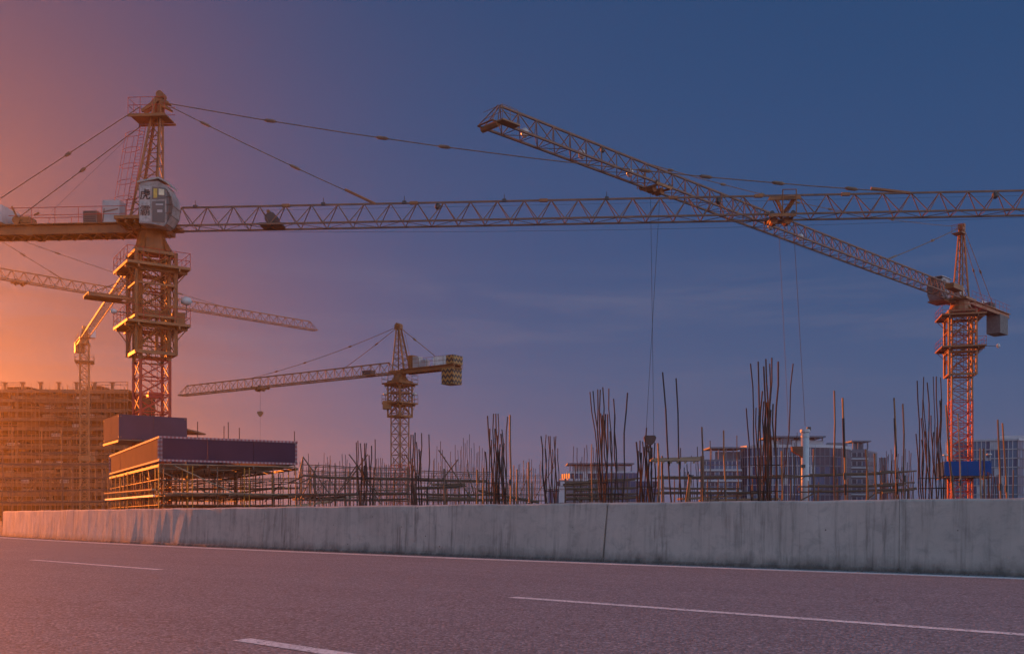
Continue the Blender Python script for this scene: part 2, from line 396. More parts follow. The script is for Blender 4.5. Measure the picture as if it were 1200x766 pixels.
def mast(root, c, yaw, s, z0, z1, h, m, rl=.085, rb=.045, single=True, ladder=True, name='mast'):
    e1, e2 = axes(yaw); K = [(-s, -s), (s, -s), (s, s), (-s, s)]
    pt = lambda k, z: c + e1 * K[k][0] + e2 * K[k][1] + UP * z
    n = max(1, round((z1 - z0) / h)); h = (z1 - z0) / n
    body = MB()
    for i in range(n + 1):
        for k in range(4): body.tube(pt(k, z0 + i * h), pt((k + 1) % 4, z0 + i * h), rb, 4)
    if ladder:
        for d in (-.2, .2): body.tube(c + e1 * (.35 + d) + e2 * (s - .35) + UP * z0, c + e1 * (.35 + d) + e2 * (s - .35) + UP * z1, .02, 4)
        z = z0
        while z < z1: body.tube(c + e1 * .15 + e2 * (s - .35) + UP * z, c + e1 * .55 + e2 * (s - .35) + UP * z, .014, 3); z += .35
    if not single:
        for k in range(4): body.tube(pt(k, z0), pt(k, z1), rl, 5)
        for i in range(n):
            for k in range(4):
                a, b = (k, (k + 1) % 4); za, zb = z0 + i * h, z0 + (i + 1) * h
                body.tube(pt(a, za), pt(b, zb), rb, 4); body.tube(pt(b, za), pt(a, zb), rb * .8, 4)
    o = body.build(name, m, root)
    if single:
        for k in range(4): member('leg', o, pt(k, z0), pt(k, z1), rl, m, 'box')
        for i in range(n):
            for k in range(4):
                a, b = (k, (k + 1) % 4); za, zb = z0 + i * h, z0 + (i + 1) * h
                member('brace', o, pt(a, za), pt(b, zb), rb, m); member('brace', o, pt(b, za), pt(a, zb), rb * .8, m)
    return o

def rails(mb, ring, z, hgt=1.1, r=.022, step=1.1, closed=True):
    n = len(ring)
    for i in range(n if closed else n - 1):
        a, b = ring[i] + UP * z, ring[(i + 1) % n] + UP * z
        for q in (hgt, hgt * .52): mb.tube(a + UP * q, b + UP * q, r, 4)
        k = max(1, round((b - a).length / step))
        for t in range(k): p = a.lerp(b, t / k); mb.tube(p, p + UP * hgt, r, 4)
    return mb

def platform(root, c, yaw, inn, out, z, m, rm, hgt=1.1, ragged=0):
    """a walkway round the mast: four deck strips, brackets under them and a railing"""
    e1, e2 = axes(yaw); d = MB(); w = (out - inn) / 2; mid = (out + inn) / 2; rd = .075
    for sx, sy, hx, hy in ((0, -mid, out, w), (0, mid, out, w), (-mid, 0, w, inn), (mid, 0, w, inn)):
        d.box(c + e1 * sx + e2 * sy + UP * z, e1, e2, hx, hy, .05)
    for s in (-1, 1):
        d.bar(c + e1 * -out + e2 * s * inn + UP * (z - .16), c + e1 * out + e2 * s * inn + UP * (z - .16), .06, .10)
        d.bar(c + e2 * -out + e1 * s * inn + UP * (z - .17), c + e2 * out + e1 * s * inn + UP * (z - .17), .06, .10)
        d.bar(c + e1 * -out + e2 * s * out + UP * (z + .02), c + e1 * out + e2 * s * out + UP * (z + .02), .03, .09)
        d.bar(c + e2 * -out + e1 * s * out + UP * (z + .02), c + e2 * out + e1 * s * out + UP * (z + .02), .03, .09)
        for q in (-inn, inn):
            d.tube(c + e1 * s * (out - .1) + e2 * q + UP * (z - .2), c + e1 * s * inn + e2 * q + UP * (z - 1.0), .035, 4)
    o = d.build('platform', m, root)
    ring = [c + e1 * sx * out + e2 * sy * out for sx, sy in ((-1, -1), (1, -1), (1, 1), (-1, 1))]
    rails(MB(), ring, z, hgt).build('railing', rm, o)
    return o

def cage(root, c, yaw, s, z0, z1, m, single=True):
    """the climbing frame round the mast head"""
    e1, e2 = axes(yaw); K = [(-s, -s), (s, -s), (s, s), (-s, s)]
    pt = lambda k, z: c + e1 * K[k][0] + e2 * K[k][1] + UP * z
    b = MB()
    for k in range(4):
        q = (k + 1) % 4
        for z, w in ((z0, .12), (z1, .10), (z0 + (z1 - z0) * .36, .085), (z0 + (z1 - z0) * .68, .06)):
            b.bar(pt(k, z), pt(q, z), .07, w)
        n = 4; h = (z1 - z0) / n
        for i in range(n):
            za, zb = z0 + i * h, z0 + (i + 1) * h
            b.tube(pt(k, za), pt(q, zb) if i % 2 else pt(k, zb).lerp(pt(q, zb), .5), .05, 4)
            b.tube(pt(q, za), pt(k, zb) if i % 2 else pt(k, zb).lerp(pt(q, zb), .5), .04, 4)
            for f in (.28, .72):
                b.tube(pt(k, za).lerp(pt(q, za), f), pt(k, zb).lerp(pt(q, zb), f), .03, 4)
    o = b.build('climbing_frame', m, root)
    for k in range(4): member('post', o, pt(k, z0 - .1), pt(k, z1 + .1), .10, m, 'box')
    return o

def jib(root, a, b, zb, wd, hg, panel, m, chord_r=.07, br=.04, single=True, name='jib', tip=True):
    """triangular lattice from a to b (bottom centre line), top chord over the middle"""
    a = Vector((a[0], a[1], zb)); b = Vector((b[0], b[1], zb)); d = (b - a).normalized(); s = Vector((-d.y, d.x, 0))
    L = (b - a).length; n = round(L / panel); panel = L / n
    bot = lambda t, k: a + d * t + s * (k * wd / 2)
    top = lambda t: a + d * t + UP * hg
    body = MB()
    for i in range(n):
        t = i * panel
        body.tube(bot(t, -1), bot(t, 1), br * .7, 4)
        body.tube(bot(t, (-1) ** i), bot(t + panel, -(-1) ** i), br * .7, 4)
    body.tube(bot(L, -1), bot(L, 1), br, 4)
    if tip:
        e = b + d * .5
        for k in (-1, 1): body.tube(bot(L, k), e + s * (k * wd / 2), chord_r, 5); body.tube(e + s * (k * wd / 2), top(L - panel * .4), br, 4)
        body.tube(e - s * wd / 2, e + s * wd / 2, chord_r, 4)
    o = None
    T0, T1 = panel * .5, L - panel * .5
    def mem(nm, p, q, r):
        if single: pend.append((nm, p, q, r))
        else: body.tube(p, q, r, 4)
    pend = []
    mem('chord', top(T0), top(T1), chord_r)
    for k in (-1, 1): mem('chord', bot(0, k), bot(L, k), chord_r)
    for i in range(n):
        t = i * panel
        for k in (-1, 1):
            mem('brace', bot(t, k), top(t + panel / 2), br); mem('brace', top(t + panel / 2), bot(t + panel, k), br)
    o = body.build(name, m, root)
    for nm, p, q, r in pend: member(nm, o, p, q, r, m, 'box' if nm == 'chord' else 'tube')
    return dict(o=o, bot=bot, top=top, d=d, s=s, L=L)

def tie(root, p, q, r, m, links=(), sag=0.0, fat=2.6, ln=.9):
    """a pinned tie rod with its couplings"""
    p, q = Vector(p), Vector(q); n = 8 if sag else 1
    pts = [p.lerp(q, i / n) - UP * (4 * sag * (i / n) * (1 - i / n)) for i in range(n + 1)]
    fat *= 1.25; o = MB().path(pts, r, 5).build('tie_rod', m, root)
    for f in links:
        k = min(n - 1, int(f * n)); g = f * n - k; c = pts[k].lerp(pts[k + 1], g); d = (q - p).normalized() * ln / 2
        MB().tube(c - d, c - d * .6, r * 1.2, 6, r * fat).tube(c - d * .6, c + d * .6, r * fat, 6).tube(c + d * .6, c + d, r * fat, 6, r * 1.2).build('coupling', m, o)
    return o

def slew(root, c, z0, z1, r0, r1, m, yaw, e1):
    b = MB(); k = [(r0 * 1.0, z0), (r0 * .92, z0 + .25), (r1, z1 - .45), (r1, z1 - .2), (r1 * 1.12, z1 - .2), (r1 * 1.12, z1)]
    b.lathe(c, k, 12)
    f1, f2 = axes(yaw)
    for sx in (-1, 1):
        for sy in (-1, 1): b.bar(c + f1 * sx * r0 * .95 + f2 * sy * r0 * .95 + UP * (z0 - .3), c + f1 * sx * r1 * .5 + f2 * sy * r1 * .5 + UP * (z1 - .5), .13, .13)
    return b.build('turntable', m, root)

def flood(root, p, arm_from, r, name='floodlight'):
    o = MB().tube(arm_from, p, .035, 5).build(name, DARK, root)
    p = Vector(p)
    MB().lathe(p, [(r * .35, -r * .75), (r * .9, -r * .45), (r, 0), (r * .85, r * .45), (r * .3, r * .75)], 12).build('lamp', LAMPW, o, True)
    return o

# ---------------- crane A: the large one, 70 m off, its jib across the whole picture
ZA = lambda y: (606 - y) / F * 70 + EYE
ac = Vector((-25.7, 70, 0)); ayaw = R(34)
A = thing('tower_crane', ac, 'biggest orange tower crane, red below, with white cab and very long level jib', 'tower crane', 'tower cranes on the site')
mast(A, ac, ayaw, 1.0, 0, ZA(424), 1.25, RED)
mast(A, ac, ayaw, .98, ZA(424), ZA(300), 1.25, ORA, .1, .05)
cage(A, ac, ayaw, 1.34, ZA(416), ZA(300), ORA)
platform(A, ac, ayaw, 1.38, 2.12, ZA(384), ORA, RED)
platform(A, ac, ayaw, 1.38, 2.12, ZA(318), ORA, RED)
e1, e2 = axes(R(-3.63)); f1, f2 = axes(ayaw)
slew(A, ac, ZA(297), ZA(268), 1.22, .92, ORA, ayaw, e1)
# jacking gear inside the frame
b = MB()
for s in (-1, 1): b.bar(ac - f1 * 1.1 + f2 * s * .5 + UP * ZA(368), ac + f1 * 1.1 + f2 * s * .5 + UP * ZA(368), .14, .2)
b.bar(ac - f1 * .2 - f2 * .6 + UP * ZA(369), ac - f1 * .2 + f2 * .6 + UP * ZA(369), .1, .1).box(ac + f1 * 1.75 - f2 * .4 + UP * (ZA(372)), f1, f2, .4, .35, .45); b.tube(ac + f1 * .3 - f2 * .2 + UP * ZA(410), ac + f1 * .3 - f2 * .2 + UP * ZA(368), .12, 8)
b.build('jacking_gear', ORA, A)
MB().box(ac + f1 * .2 + UP * ZA(463), f1, f2, .5, .3, .2).build('tie_in_collar', RED, A)
# loading deck hung off the left of the frame
ld = MB(); lc = ac - f1 * 3.1 + f2 * .2 + UP * ZA(353)
for k in range(5): ld.box(lc - f2 * .75 + f2 * k * .38, f1, f2, 1.25, .14, .035)
for s in (-1, 1): ld.bar(lc - f1 * 1.25 + f2 * s * .8 - UP * .12, lc + f1 * 1.85 + f2 * s * .8 - UP * .12, .05, .09)
ld.tube(lc - f1 * 1.0 - f2 * .8, ac - f1 * 1.34 - f2 * 1.0 + UP * ZA(330), .025, 4); ld.tube(lc + f1 * .2 - f2 * .8, ac - f1 * 1.34 - f2 * 1.0 + UP * ZA(330), .02, 4)
ld.build('loading_deck', ORA, A)
fp = ac + f1 * 2.1 - f2 * 1.2
flood(A, fp + UP * ZA(352), fp + UP * ZA(372), .40)
fq = ac + f1 * 1.6 - f2 * 1.5
flood(A, ac - f1 * 2.8 - f2 * 1.1 + UP * ZA(373), ac - f1 * 1.6 - f2 * 1.1 + UP * ZA(373.5), .22)
# slewing deck under the cab
b = MB()
b.box(ac - e2 * .5 + e1 * .1 + UP * ZA(265.5), e1, e2, 1.75, 1.85, .12)
for k in range(6): b.bar(ac + e1 * (-1.5 + k * .62) - e2 * 2.2 + UP * (ZA(265.5) - .2), ac + e1 * (-1.2 + k * .45) + e2 * .6 + UP * (ZA(275)), .06, .14)
b.box(ac + UP * ZA(269), e1, e2, 1.25, 1.2, .28)
b.build('slewing_deck', ORA, A)
# cab
cabp = [(163, 261.5), (163, 217), (166, 213), (189, 212), (201, 218), (208, 230), (210, 240), (208, 252), (201, 262), (196, 265), (180, 262)]
cy = ac - e2 * 2.5
sc_ = (Vector((0, 0, 0)) + cy).y / F
pc = lambda x, y, off=0.0: Vector(((163 + (x - 163) * .86 - 600) * cy.y / F, cy.y, EYE + (606 - y) * cy.y / F)) - e2 * off
cabo = MB().prism([pc(*p) for p in cabp], e2 * 1.2).build('cab', mat('cab_white', (.30, .28, .265), .6, rust=(.15, .13, .10), rust_amt=.6, scale=1.3), A)
MB().prism([pc(161, 214.5, .12), pc(190, 209.5, .12), pc(201, 214.5, .12), pc(206, 218.5, .12), pc(206.3, 216.8, .12), pc(202, 212.8, .12), pc(190, 207.8, .12), pc(161, 212.8, .12)], e2 * 1.32).build('roof', mat('cab_roof', (.34, .32, .29), .6), cabo)
def win(pts, m, name='window', off=.03, t=.05): return MB().prism([pc(*p, off) for p in pts], e2 * t).build(name, m, cabo)
win([(181, 219), (199, 220.5), (199, 233), (181, 233.5)], CABGL); win([(181, 236), (198, 235.5), (198, 261), (181, 260)], CABGL)
win([(200.5, 221), (206.5, 231), (208.3, 240), (206.5, 250), (201, 259.5), (200.5, 240)], CABGL)
win([(183, 221), (188, 221), (188, 232), (183, 232)], mat('cab_blind', (.60, .40, .08), .7), 'blind', .045); win([(190, 221.5), (197.5, 222), (197.5, 229), (190, 228.5)], mat('cab_paper', (.72, .62, .42), .7), 'blind', .045)
win([(186, 239), (196, 239), (196, 240.5), (186, 240.5)], WHITE, 'shelf', .045); win([(188, 246), (195, 246), (195, 249), (188, 249)], WHITE, 'shelf', .045)
win([(164.5, 219), (178.5, 218.5), (178.5, 260), (164.5, 260)], mat('cab_door', (.42, .40, .38), .6, rust=(.2, .16, .13), rust_amt=.4, scale=2.0), 'door', .04)
cg = MB()
for pts in ([(200, 222), (207, 232), (209.5, 242), (207, 253), (200, 263)], [(199.8, 240), (210.3, 240)], [(199.8, 250), (208.5, 250)], [(199.8, 231), (207.8, 231)], [(204.5, 226), (206, 240), (203.5, 258)]):
    for o_ in (.1, -1.28): cg.path([pc(*p, o_) for p in pts], .022, 4)
for p in ((207, 232), (210, 242), (207, 253), (201, 263)): cg.tube(pc(*p, .1), pc(*p, -1.28), .022, 4)
cg.build('window_guard', DARK, cabo)
# the two characters lettered down the door
def letters(ch, x, y, size, m, parent, out=.075):
    cu = bpy.data.curves.new('lettering', 'FONT'); cu.body = ch; cu.size = size; cu.align_x = 'CENTER'; cu.align_y = 'CENTER'; cu.extrude = .006; cu.offset = .012 if ch == '虎' else .0
    t_ = bpy.data.objects.new('lettering_curve', cu); COL.objects.link(t_); bpy.context.view_layer.update()
    me = bpy.data.meshes.new_from_object(t_.evaluated_get(bpy.context.evaluated_depsgraph_get())); bpy.data.objects.remove(t_)
    me.materials.clear(); me.materials.append(m); o = bpy.data.objects.new('lettering', me); COL.objects.link(o)
    rot = Matrix(((e1.x, 0, -e2.x), (e1.y, 0, -e2.y), (0, 1, 0)))
    o.matrix_basis = Matrix.Translation(pc(x, y, out) - root_loc(parent)) @ rot.to_4x4(); o.parent = parent; return o
BLACKP = mat('lettering_black', (.03, .028, .027), .7)
letters('虎', 171.8, 229, .78, BLACKP, cabo); letters('霸', 171.8, 248, .78, BLACKP, cabo)
# tower head
hz0, hz1 = ZA(263), ZA(116); hx = lambda x: (x - 178) / F * 70
hb = [(hx(156), -.62), (hx(156), .62), (hx(187), .62), (hx(187), -.62)]; ht = [(hx(184), -.2), (hx(184), .2), (hx(190), .2), (hx(190), -.2)]
at = lambda q, z: ac + e1 * q[0] + e2 * q[1] + UP * z
hp = lambda k, f: at(hb[k], hz0).lerp(at(ht[k], hz1), f)
hd = MB()
for i in range(8):
    f0, f1_ = .06 + i * .105, .06 + (i + 1) * .105
    for k in range(4):
        hd.tube(hp(k, f0), hp((k + 1) % 4, f1_), .035, 4); hd.tube(hp(k, f1_), hp((k + 1) % 4, f1_), .03, 4)
head = hd.build('tower_head', ORA, A)
for k in range(4): member('leg', head, hp(k, 0), hp(k, 1), .075, ORA, 'box')
yk = MB(); hq = lambda x, y, off=0: ac + e1 * hx(x) + e2 * off + UP * ZA(y)
for o_ in (-.28, .16): yk.prism([hq(*p, o_) for p in ((168, 133), (167, 130), (178, 122), (187, 112), (191, 112), (190, 119), (180, 126))], e2 * .12); yk.prism([hq(*p, o_ + .13) for p in ((185, 137), (186.5, 120), (190, 114), (191, 120), (190, 137))], e2 * .10); yk.prism([hq(*p, o_) for p in ((190, 117), (200, 121.5), (200, 123.5), (191, 122), (202, 129), (201, 131), (189, 125))], e2 * .12)
yk.tube(hq(189.5, 113, -.36), hq(189.5, 113, .36), .27, 10); yk.build('yoke', ORA, A)
hpz = ZA(139)
hpo = MB().box(ac + e1 * hx(178) + UP * hpz, e1, e2, 1.3, .85, .04).bar(hq(156, 141, -.9), hq(201, 141, -.9), .04, .07).bar(hq(156, 141, .9), hq(201, 141, .9), .04, .07).build('head_platform', ORA, A)
rails(MB(), [ac + e1 * hx(x) + e2 * y for x, y in ((200, -.92), (156.5, -.92), (156.5, .92), (200, .92))], hpz, 1.15, .02, .9, False).build('railing', RED, hpo)
lad = MB(); l0, l1 = hq(157, 245, -.75), hq(171, 150, -.45)
for s in (-.2, .2): lad.tube(l0 + e1 * s, l1 + e1 * s, .022, 4)
for i in range(26): p = l0.lerp(l1, i / 26); lad.tube(p - e1 * .2, p + e1 * .2, .014, 3)
lado = lad.build('ladder', RED, A)
hoops = MB(); hps = []
for i in range(5):
    c_ = l0.lerp(l1, .1 + i * .2) - e1 * .55 - e2 * .05
    ring = [c_ + e1 * (.62 * math.cos(t * math.pi / 5)) + e2 * (.42 * math.sin(t * math.pi / 5)) + UP * (.12 * math.cos(t * math.pi / 5)) for t in range(11)]
    hoops.path(ring, .018, 4); hps.append(ring)
for k in (3, 5, 7):
    for a_, b_ in zip(hps, hps[1:]): hoops.tube(a_[k], b_[k], .014, 3)
hoops.build('ladder_cage', RED, lado)
# jib and its trolley
ja = ac + e1 * 1.25; jb = ac + e1 * 67
zj = 20.55 + EYE
J = jib(A, ja, jb, zj, 1.40, 1.47, 1.86, JIBM, .055, .034)
def on_jib(Jd, px):      # distance along a jib where the photo's column px is
    k = (px - 600) / F; a_, d_ = Jd['bot'](0, 0), Jd['d']
    return (k * a_.y - a_.x) / (d_.x - k * d_.y)
def trolley(root, Jd, px, m, s=1.0, ropes=None, guard=True):
    t = on_jib(Jd, px); c = Jd['bot'](t, 0); d, sd_ = Jd['d'], Jd['s']; b = MB()
    for k in (-1, 1):
        b.bar(c + sd_ * k * .85 - d * .9 * s - UP * .12, c + sd_ * k * .85 + d * .9 * s - UP * .12, .06, .1)
        b.bar(c - d * .7 * s * k - sd_ * .9 - UP * .2, c - d * .7 * s * k + sd_ * .9 - UP * .2, .06, .08)
    for dx in (-.45, .45): b.tube(c + d * dx * s - sd_ * .3 - UP * .3, c + d * dx * s + sd_ * .3 - UP * .3, .26 * s, 10)
    if guard:
        g = c - sd_ * 1.15 + d * .4
        for dx in (-.45, .45): b.tube(g + d * dx - UP * .1, g + d * dx + UP * 1.5, .04, 4)
        for z_ in (.5, 1.0, 1.5): b.tube(g - d * .45 + UP * z_, g + d * .45 + UP * z_, .03, 4)
    o = b.build('trolley', m, root)
    for dx in (-.7, .7):
        for k in (-1, 1): MB().tube(c + d * dx * s + sd_ * k * .78 + UP * .02, c + d * dx * s + sd_ * k * .9 + UP * .02, .17, 8).build('wheel', DARK, o)
    return c
tA = trolley(A, J, 914, ORA, 1.0)
b = MB(); b.bar(tA - UP * .1, tA + J['d'] * .8 + UP * 1.0 - J['s'] * .8, .07, .1).bar(tA + J['d'] * .2 - UP * .1 - J['s'] * .5, tA - J['d'] * .4 + UP * 1.0 - J['s'] * .8, .07, .1).bar(tA - J['d'] * .9 + UP * 1.0 - J['s'] * .85, tA + J['d'] * 1.2 + UP * 1.05 - J['s'] * .85, .06, .12)
b.build('rope_guide', ORA, A)
rp = MB(); rp.tube(tA + J['d'] * .9 - UP * .3, P(943.5, 499, 67), .016, 4); rp.tube(tA - J['d'] * .1 - UP * .3, P(925, 520, 67), .013, 4); rp.build('hoist_rope', ROPE, A)
# trolley ropes, winch and small fittings on the jib
b = MB(); b.path([J['bot'](t, 0) - UP * (.12 + .55 * (1 - ((t - 33) / 33) ** 2)) for t in range(0, 67, 3)], .012, 3); b.tube(J['top'](6) - UP * .3, J['top'](62) - UP * .35, .010, 3); b.build('trolley_rope', ROPE, A)
wn = on_jib(J, 319); wc = J['bot'](wn, 0)
wo = MB().tube(wc - e2 * .45 + UP * .5, wc + e2 * .45 + UP * .5, .42, 12).box(wc + UP * .08, e1, e2, .8, .55, .07).build('jib_winch', DARK, A)
MB().tube(wc - e2 * .5 - e1 * .15 + UP * .95, wc + e2 * .1 - e1 * .15 + UP * .95, .12, 8).build('motor', YEL, wo)
for x in (229, 379, 474, 591, 711):
    p = J['top'](on_jib(J, x)); MB().tube(p, p + UP * .5, .025, 4).box(p + UP * .05, e1, e2, .14, .1, .1).build('aviation_post', DARK, A)
for x in (335, 485, 637, 789, 889, 991): p = J['top'](on_jib(J, x)); MB().box(p, e1, e2, .28, .1, .1).build('splice_plate', ORA, J['o'])
for x in (513, 842, 1166): p = J['top'](on_jib(J, x)) - UP * .28; MB().lathe(p, [(.05, .25), (.19, .12), (.21, -.1), (.1, -.22)], 10).build('jib_lamp', DARK, A)
# tie rods
r1 = J['top'](on_jib(J, 1066)); tie(A, hq(196, 121.5), r1, .038, RODM, (.145, .30, .385, .655, .735, .83, .925), .75)
tie(A, r1 - (r1 - hq(196, 121.5)).normalized() * 2.6, r1, .11, ORA, (), 0)
r2 = J['top'](on_jib(J, 440)); tie(A, hq(201, 126), r2, .034, RODM, (.17, .61), .12)
tie(A, r2 - (r2 - hq(201, 126)).normalized() * 2.4, r2, .10, ORA)
# counter jib
CL = 13.6
cj = MB(); cz = ZA(271)
for s in (-1, 1): cj.bar(ac - e1 * 1.0 + e2 * s * .75 + UP * cz, ac - e1 * CL + e2 * s * .75 + UP * cz, .09, .30)
for i in range(11): cj.bar(ac - e1 * (1.2 + i * 1.2) - e2 * .75 + UP * (cz - .3), ac - e1 * (1.2 + i * 1.2) + e2 * .75 + UP * (cz - .3), .05, .07); cj.tube(ac - e1 * (1.2 + i * 1.2) - e2 * .75 + UP * (cz - .34), ac - e1 * (2.4 + i * 1.2) + e2 * .75 + UP * (cz - .34), .04, 4)
for s in (-1, 1): cj.box(ac - e1 * 8.55 + e2 * s * .75 + UP * cz, e1, e2, .28, .13, .36)
cjo = cj.build('counter_jib', ORA, A)
for i in range(11): MB().box(ac - e1 * (1.75 + i * 1.1) - UP * -(cz + .34), e1, e2, .53, 1.15, .03).build('deck_panel', ORA, cjo)
rails(MB(), [ac - e1 * 1.4 - e2 * 1.15, ac - e1 * 9.9 - e2 * 1.15], cz + .36, 1.12, .022, 1.75, False).build('railing', RED, cjo)
rails(MB(), [ac - e1 * 1.4 + e2 * 1.15, ac - e1 * 9.9 + e2 * 1.15], cz + .36, 1.12, .022, 1.75, False).build('railing', RED, cjo)
rails(MB(), [ac - e1 * 1.3 - e2 * 1.2, ac - e1 * .3 - e2 * 1.6], cz + .36, 1.5, .025, .9, False).build('railing', RED, cjo)
xa = lambda x: ac + e1 * hx(x)
cab1 = MB().box(xa(134.5) + e2 * -.2 + UP * ZA(250), e1, e2, .62, .5, .78).build('electric_cabinet', WHITE, A)
MB().bar(xa(125) - e2 * .71 + UP * ZA(251), xa(143) - e2 * .71 + UP * ZA(247.5), .02, .04).bar(xa(125) - e2 * .71 + UP * ZA(262), xa(126.5) - e2 * .71 + UP * ZA(247), .02, .03).build('strap', RODM, cab1)
cab2 = MB().box(xa(108) + e2 * -.1 + UP * ZA(255.5), e1, e2, .5, .45, .44).build('resistor_box', mat('resistor_grey', (.17, .13, .11), .7), A)
for k in range(5): MB().bar(xa(101) - e2 * .57 + UP * ZA(250 + k * 2.6), xa(115) - e2 * .57 + UP * ZA(250 + k * 2.6), .015, .03).build('louvre', DARK, cab2)
for k in range(4): MB().box(ac - e1 * (10.75 + k * .78) + UP * ZA(252.5), e1, e2, .36, 1.2, .62).build('counterweight', WHITE, A)
b = MB(); b.box(xa(26) + UP * ZA(257), e1, e2, .5, .5, .22).tube(xa(19) - e2 * .6 + UP * ZA(257.5), xa(19) + e2 * .6 + UP * ZA(257.5), .30, 10).bar(xa(18) - e2 * 1.0 + UP * ZA(244), xa(24) - e2 * 1.0 + UP * ZA(256), .04, .06).bar(xa(45) - e2 * 1.0 + UP * ZA(254.5), xa(51) - e2 * 1.0 + UP * ZA(252), .04, .06)
b.build('hoist_winch', ORA, A)
tie(A, hq(170, 130, -.75), xa(-42) - e2 * .95 + UP * ZA(262), .034, RODM, (.405,), .0, 2.8, .55)
tie(A, hq(166, 138, .75), xa(9) + e2 * .95 + UP * ZA(246), .034, RODM, (.50,), .0, 2.8, .55)
MB().tube(hq(172, 140), xa(56) + UP * ZA(246), .009, 3).build('signal_cable', ROPE, A)

# ---------------- a general smaller crane, used for the others
def chevron_mat():
    m = bpy.data.materials.new('chevron_board'); m.use_nodes = True; t = NT(m.node_tree)
    sp = t.n('ShaderNodeSeparateXYZ', {0: t.n('ShaderNodeUVMap').outputs[0]})
    zig = t.math('ABSOLUTE', t.math('SUBTRACT', t.math('FRACT', t.math('MULTIPLY', sp.outputs[0], 3.4)), .5))
    k = t.math('GREATER_THAN', t.math('FRACT', t.math('ADD', t.math('MULTIPLY', sp.outputs[1], 3.2), zig)), .5)
    c = t.mix(k, (.03, .026, .022), (.36, .205, .05))
    b = t.n('ShaderNodeBsdfPrincipled', {'Base Color': c, 'Roughness': .55}); t.n('ShaderNodeOutputMaterial', {0: b.outputs[0]}); return m
CHEV = chevron_mat()
def hammer(name_label, c, myaw, zj, jdir, L, wd, hg, panel, cl, head_z, s=1.0, zred=None, top_m=YEL, ring_z=None, plats=(), plat_out=2.2, legr=.085, single=True, head_dx=0.0, turn=1.4, jm=None, jib0=.9):
    c = Vector((c[0], c[1], 0)); jd = Vector((jdir[0], jdir[1], 0)).normalized(); js = Vector((-jd.y, jd.x, 0))
    root = thing('tower_crane', c, name_label, 'tower crane', 'tower cranes on the site')
    zt = zj - turn
    if zred: mast(root, c, myaw, s, 0, zred, 1.35, RED, legr, legr * .5, single); mast(root, c, myaw, s * .98, zred, zt, 1.35, top_m, legr, legr * .5, single)
    else: mast(root, c, myaw, s, 0, zt, 1.35, top_m, legr, legr * .5, single)
    if ring_z: cage(root, c, myaw, s * 1.33, ring_z, zt, top_m)
    for z in plats: platform(root, c, myaw, s * 1.36, plat_out, z, top_m, RED if top_m is ORA else top_m)
    slew(root, c, zt, zj - .05, s * 1.25, s * .95, top_m, myaw, jd)
    MB().box(c + UP * zj, jd, js, 1.3 * s, 1.15 * s, .14).build('slewing_deck', top_m, root)
    z0, z1 = zj + .1, head_z
    hb = [(-1.15, -.6), (-1.15, .6), (.75, .6), (.75, -.6)]; ht = [(-.25 + head_dx, -.18), (-.25 + head_dx, .18), (.1 + head_dx, .18), (.1 + head_dx, -.18)]
    hp = lambda k, f: (c + jd * hb[k][0] + js * hb[k][1] + UP * z0).lerp(c + jd * ht[k][0] + js * ht[k][1] + UP * z1, f)
    b = MB(); n = 7
    for i in range(n):
        f0, f1_ = i / n, (i + 1) / n
        for k in range(4): b.tube(hp(k, f0), hp((k + 1) % 4, f1_), .035, 4); b.tube(hp(k, f1_), hp((k + 1) % 4, f1_), .03, 4)
    for s_ in (-.2, .2): b.tube(hp(0, 0) + js * s_ - jd * .25, hp(0, .93) + js * s_ - jd * .25, .025, 4)
    hd = b.build('tower_head', top_m, root)
    for k in range(4): member('leg', hd, hp(k, 0), hp(k, 1), .08, top_m, 'box')
    apex = c + jd * (head_dx - .08) + UP * z1
    MB().box(apex - UP * .1, jd, js, .42, .3, .28).tube(apex - js * .4 + UP * .15, apex + js * .4 + UP * .15, .24, 8).build('yoke', top_m, root)
    J = jib(root, c + jd * jib0, c + jd * L, zj - .05, wd, hg, panel, jm or top_m, .07, .038, single)
    # counter jib
    b = MB()
    for k in (-1, 1): b.bar(c - jd * .9 + js * k * .65 + UP * (zj - .1), c - jd * cl + js * k * .65 + UP * (zj - .1), .08, .22)
    n = int(cl / 1.1)
    for i in range(n): b.bar(c - jd * (1.2 + i * 1.1) - js * .65 + UP * (zj - .25), c - jd * (1.2 + i * 1.1) + js * .65 + UP * (zj - .25), .05, .06); b.tube(c - jd * (1.2 + i * 1.1) - js * .65 + UP * (zj - .28), c - jd * (2.3 + i * 1.1) + js * .65 + UP * (zj - .28), .035, 4)
    b.box(c - jd * (cl + .8) / 2 + UP * (zj + .16), jd, js, (cl - .8) / 2, .95, .035)
    co = b.build('counter_jib', top_m, root)
    r = MB()
    for k in (-1, 1): rails(r, [c - jd * 1.2 + js * k * .95, c - jd * (cl - .2) + js * k * .95], zj + .18, 1.05, .02, 1.3, False)
    r.build('railing', RED if top_m is ORA else top_m, co)
    return dict(root=root, c=c, jd=jd, js=js, J=J, apex=apex, zj=zj, cl=cl, hp=hp)

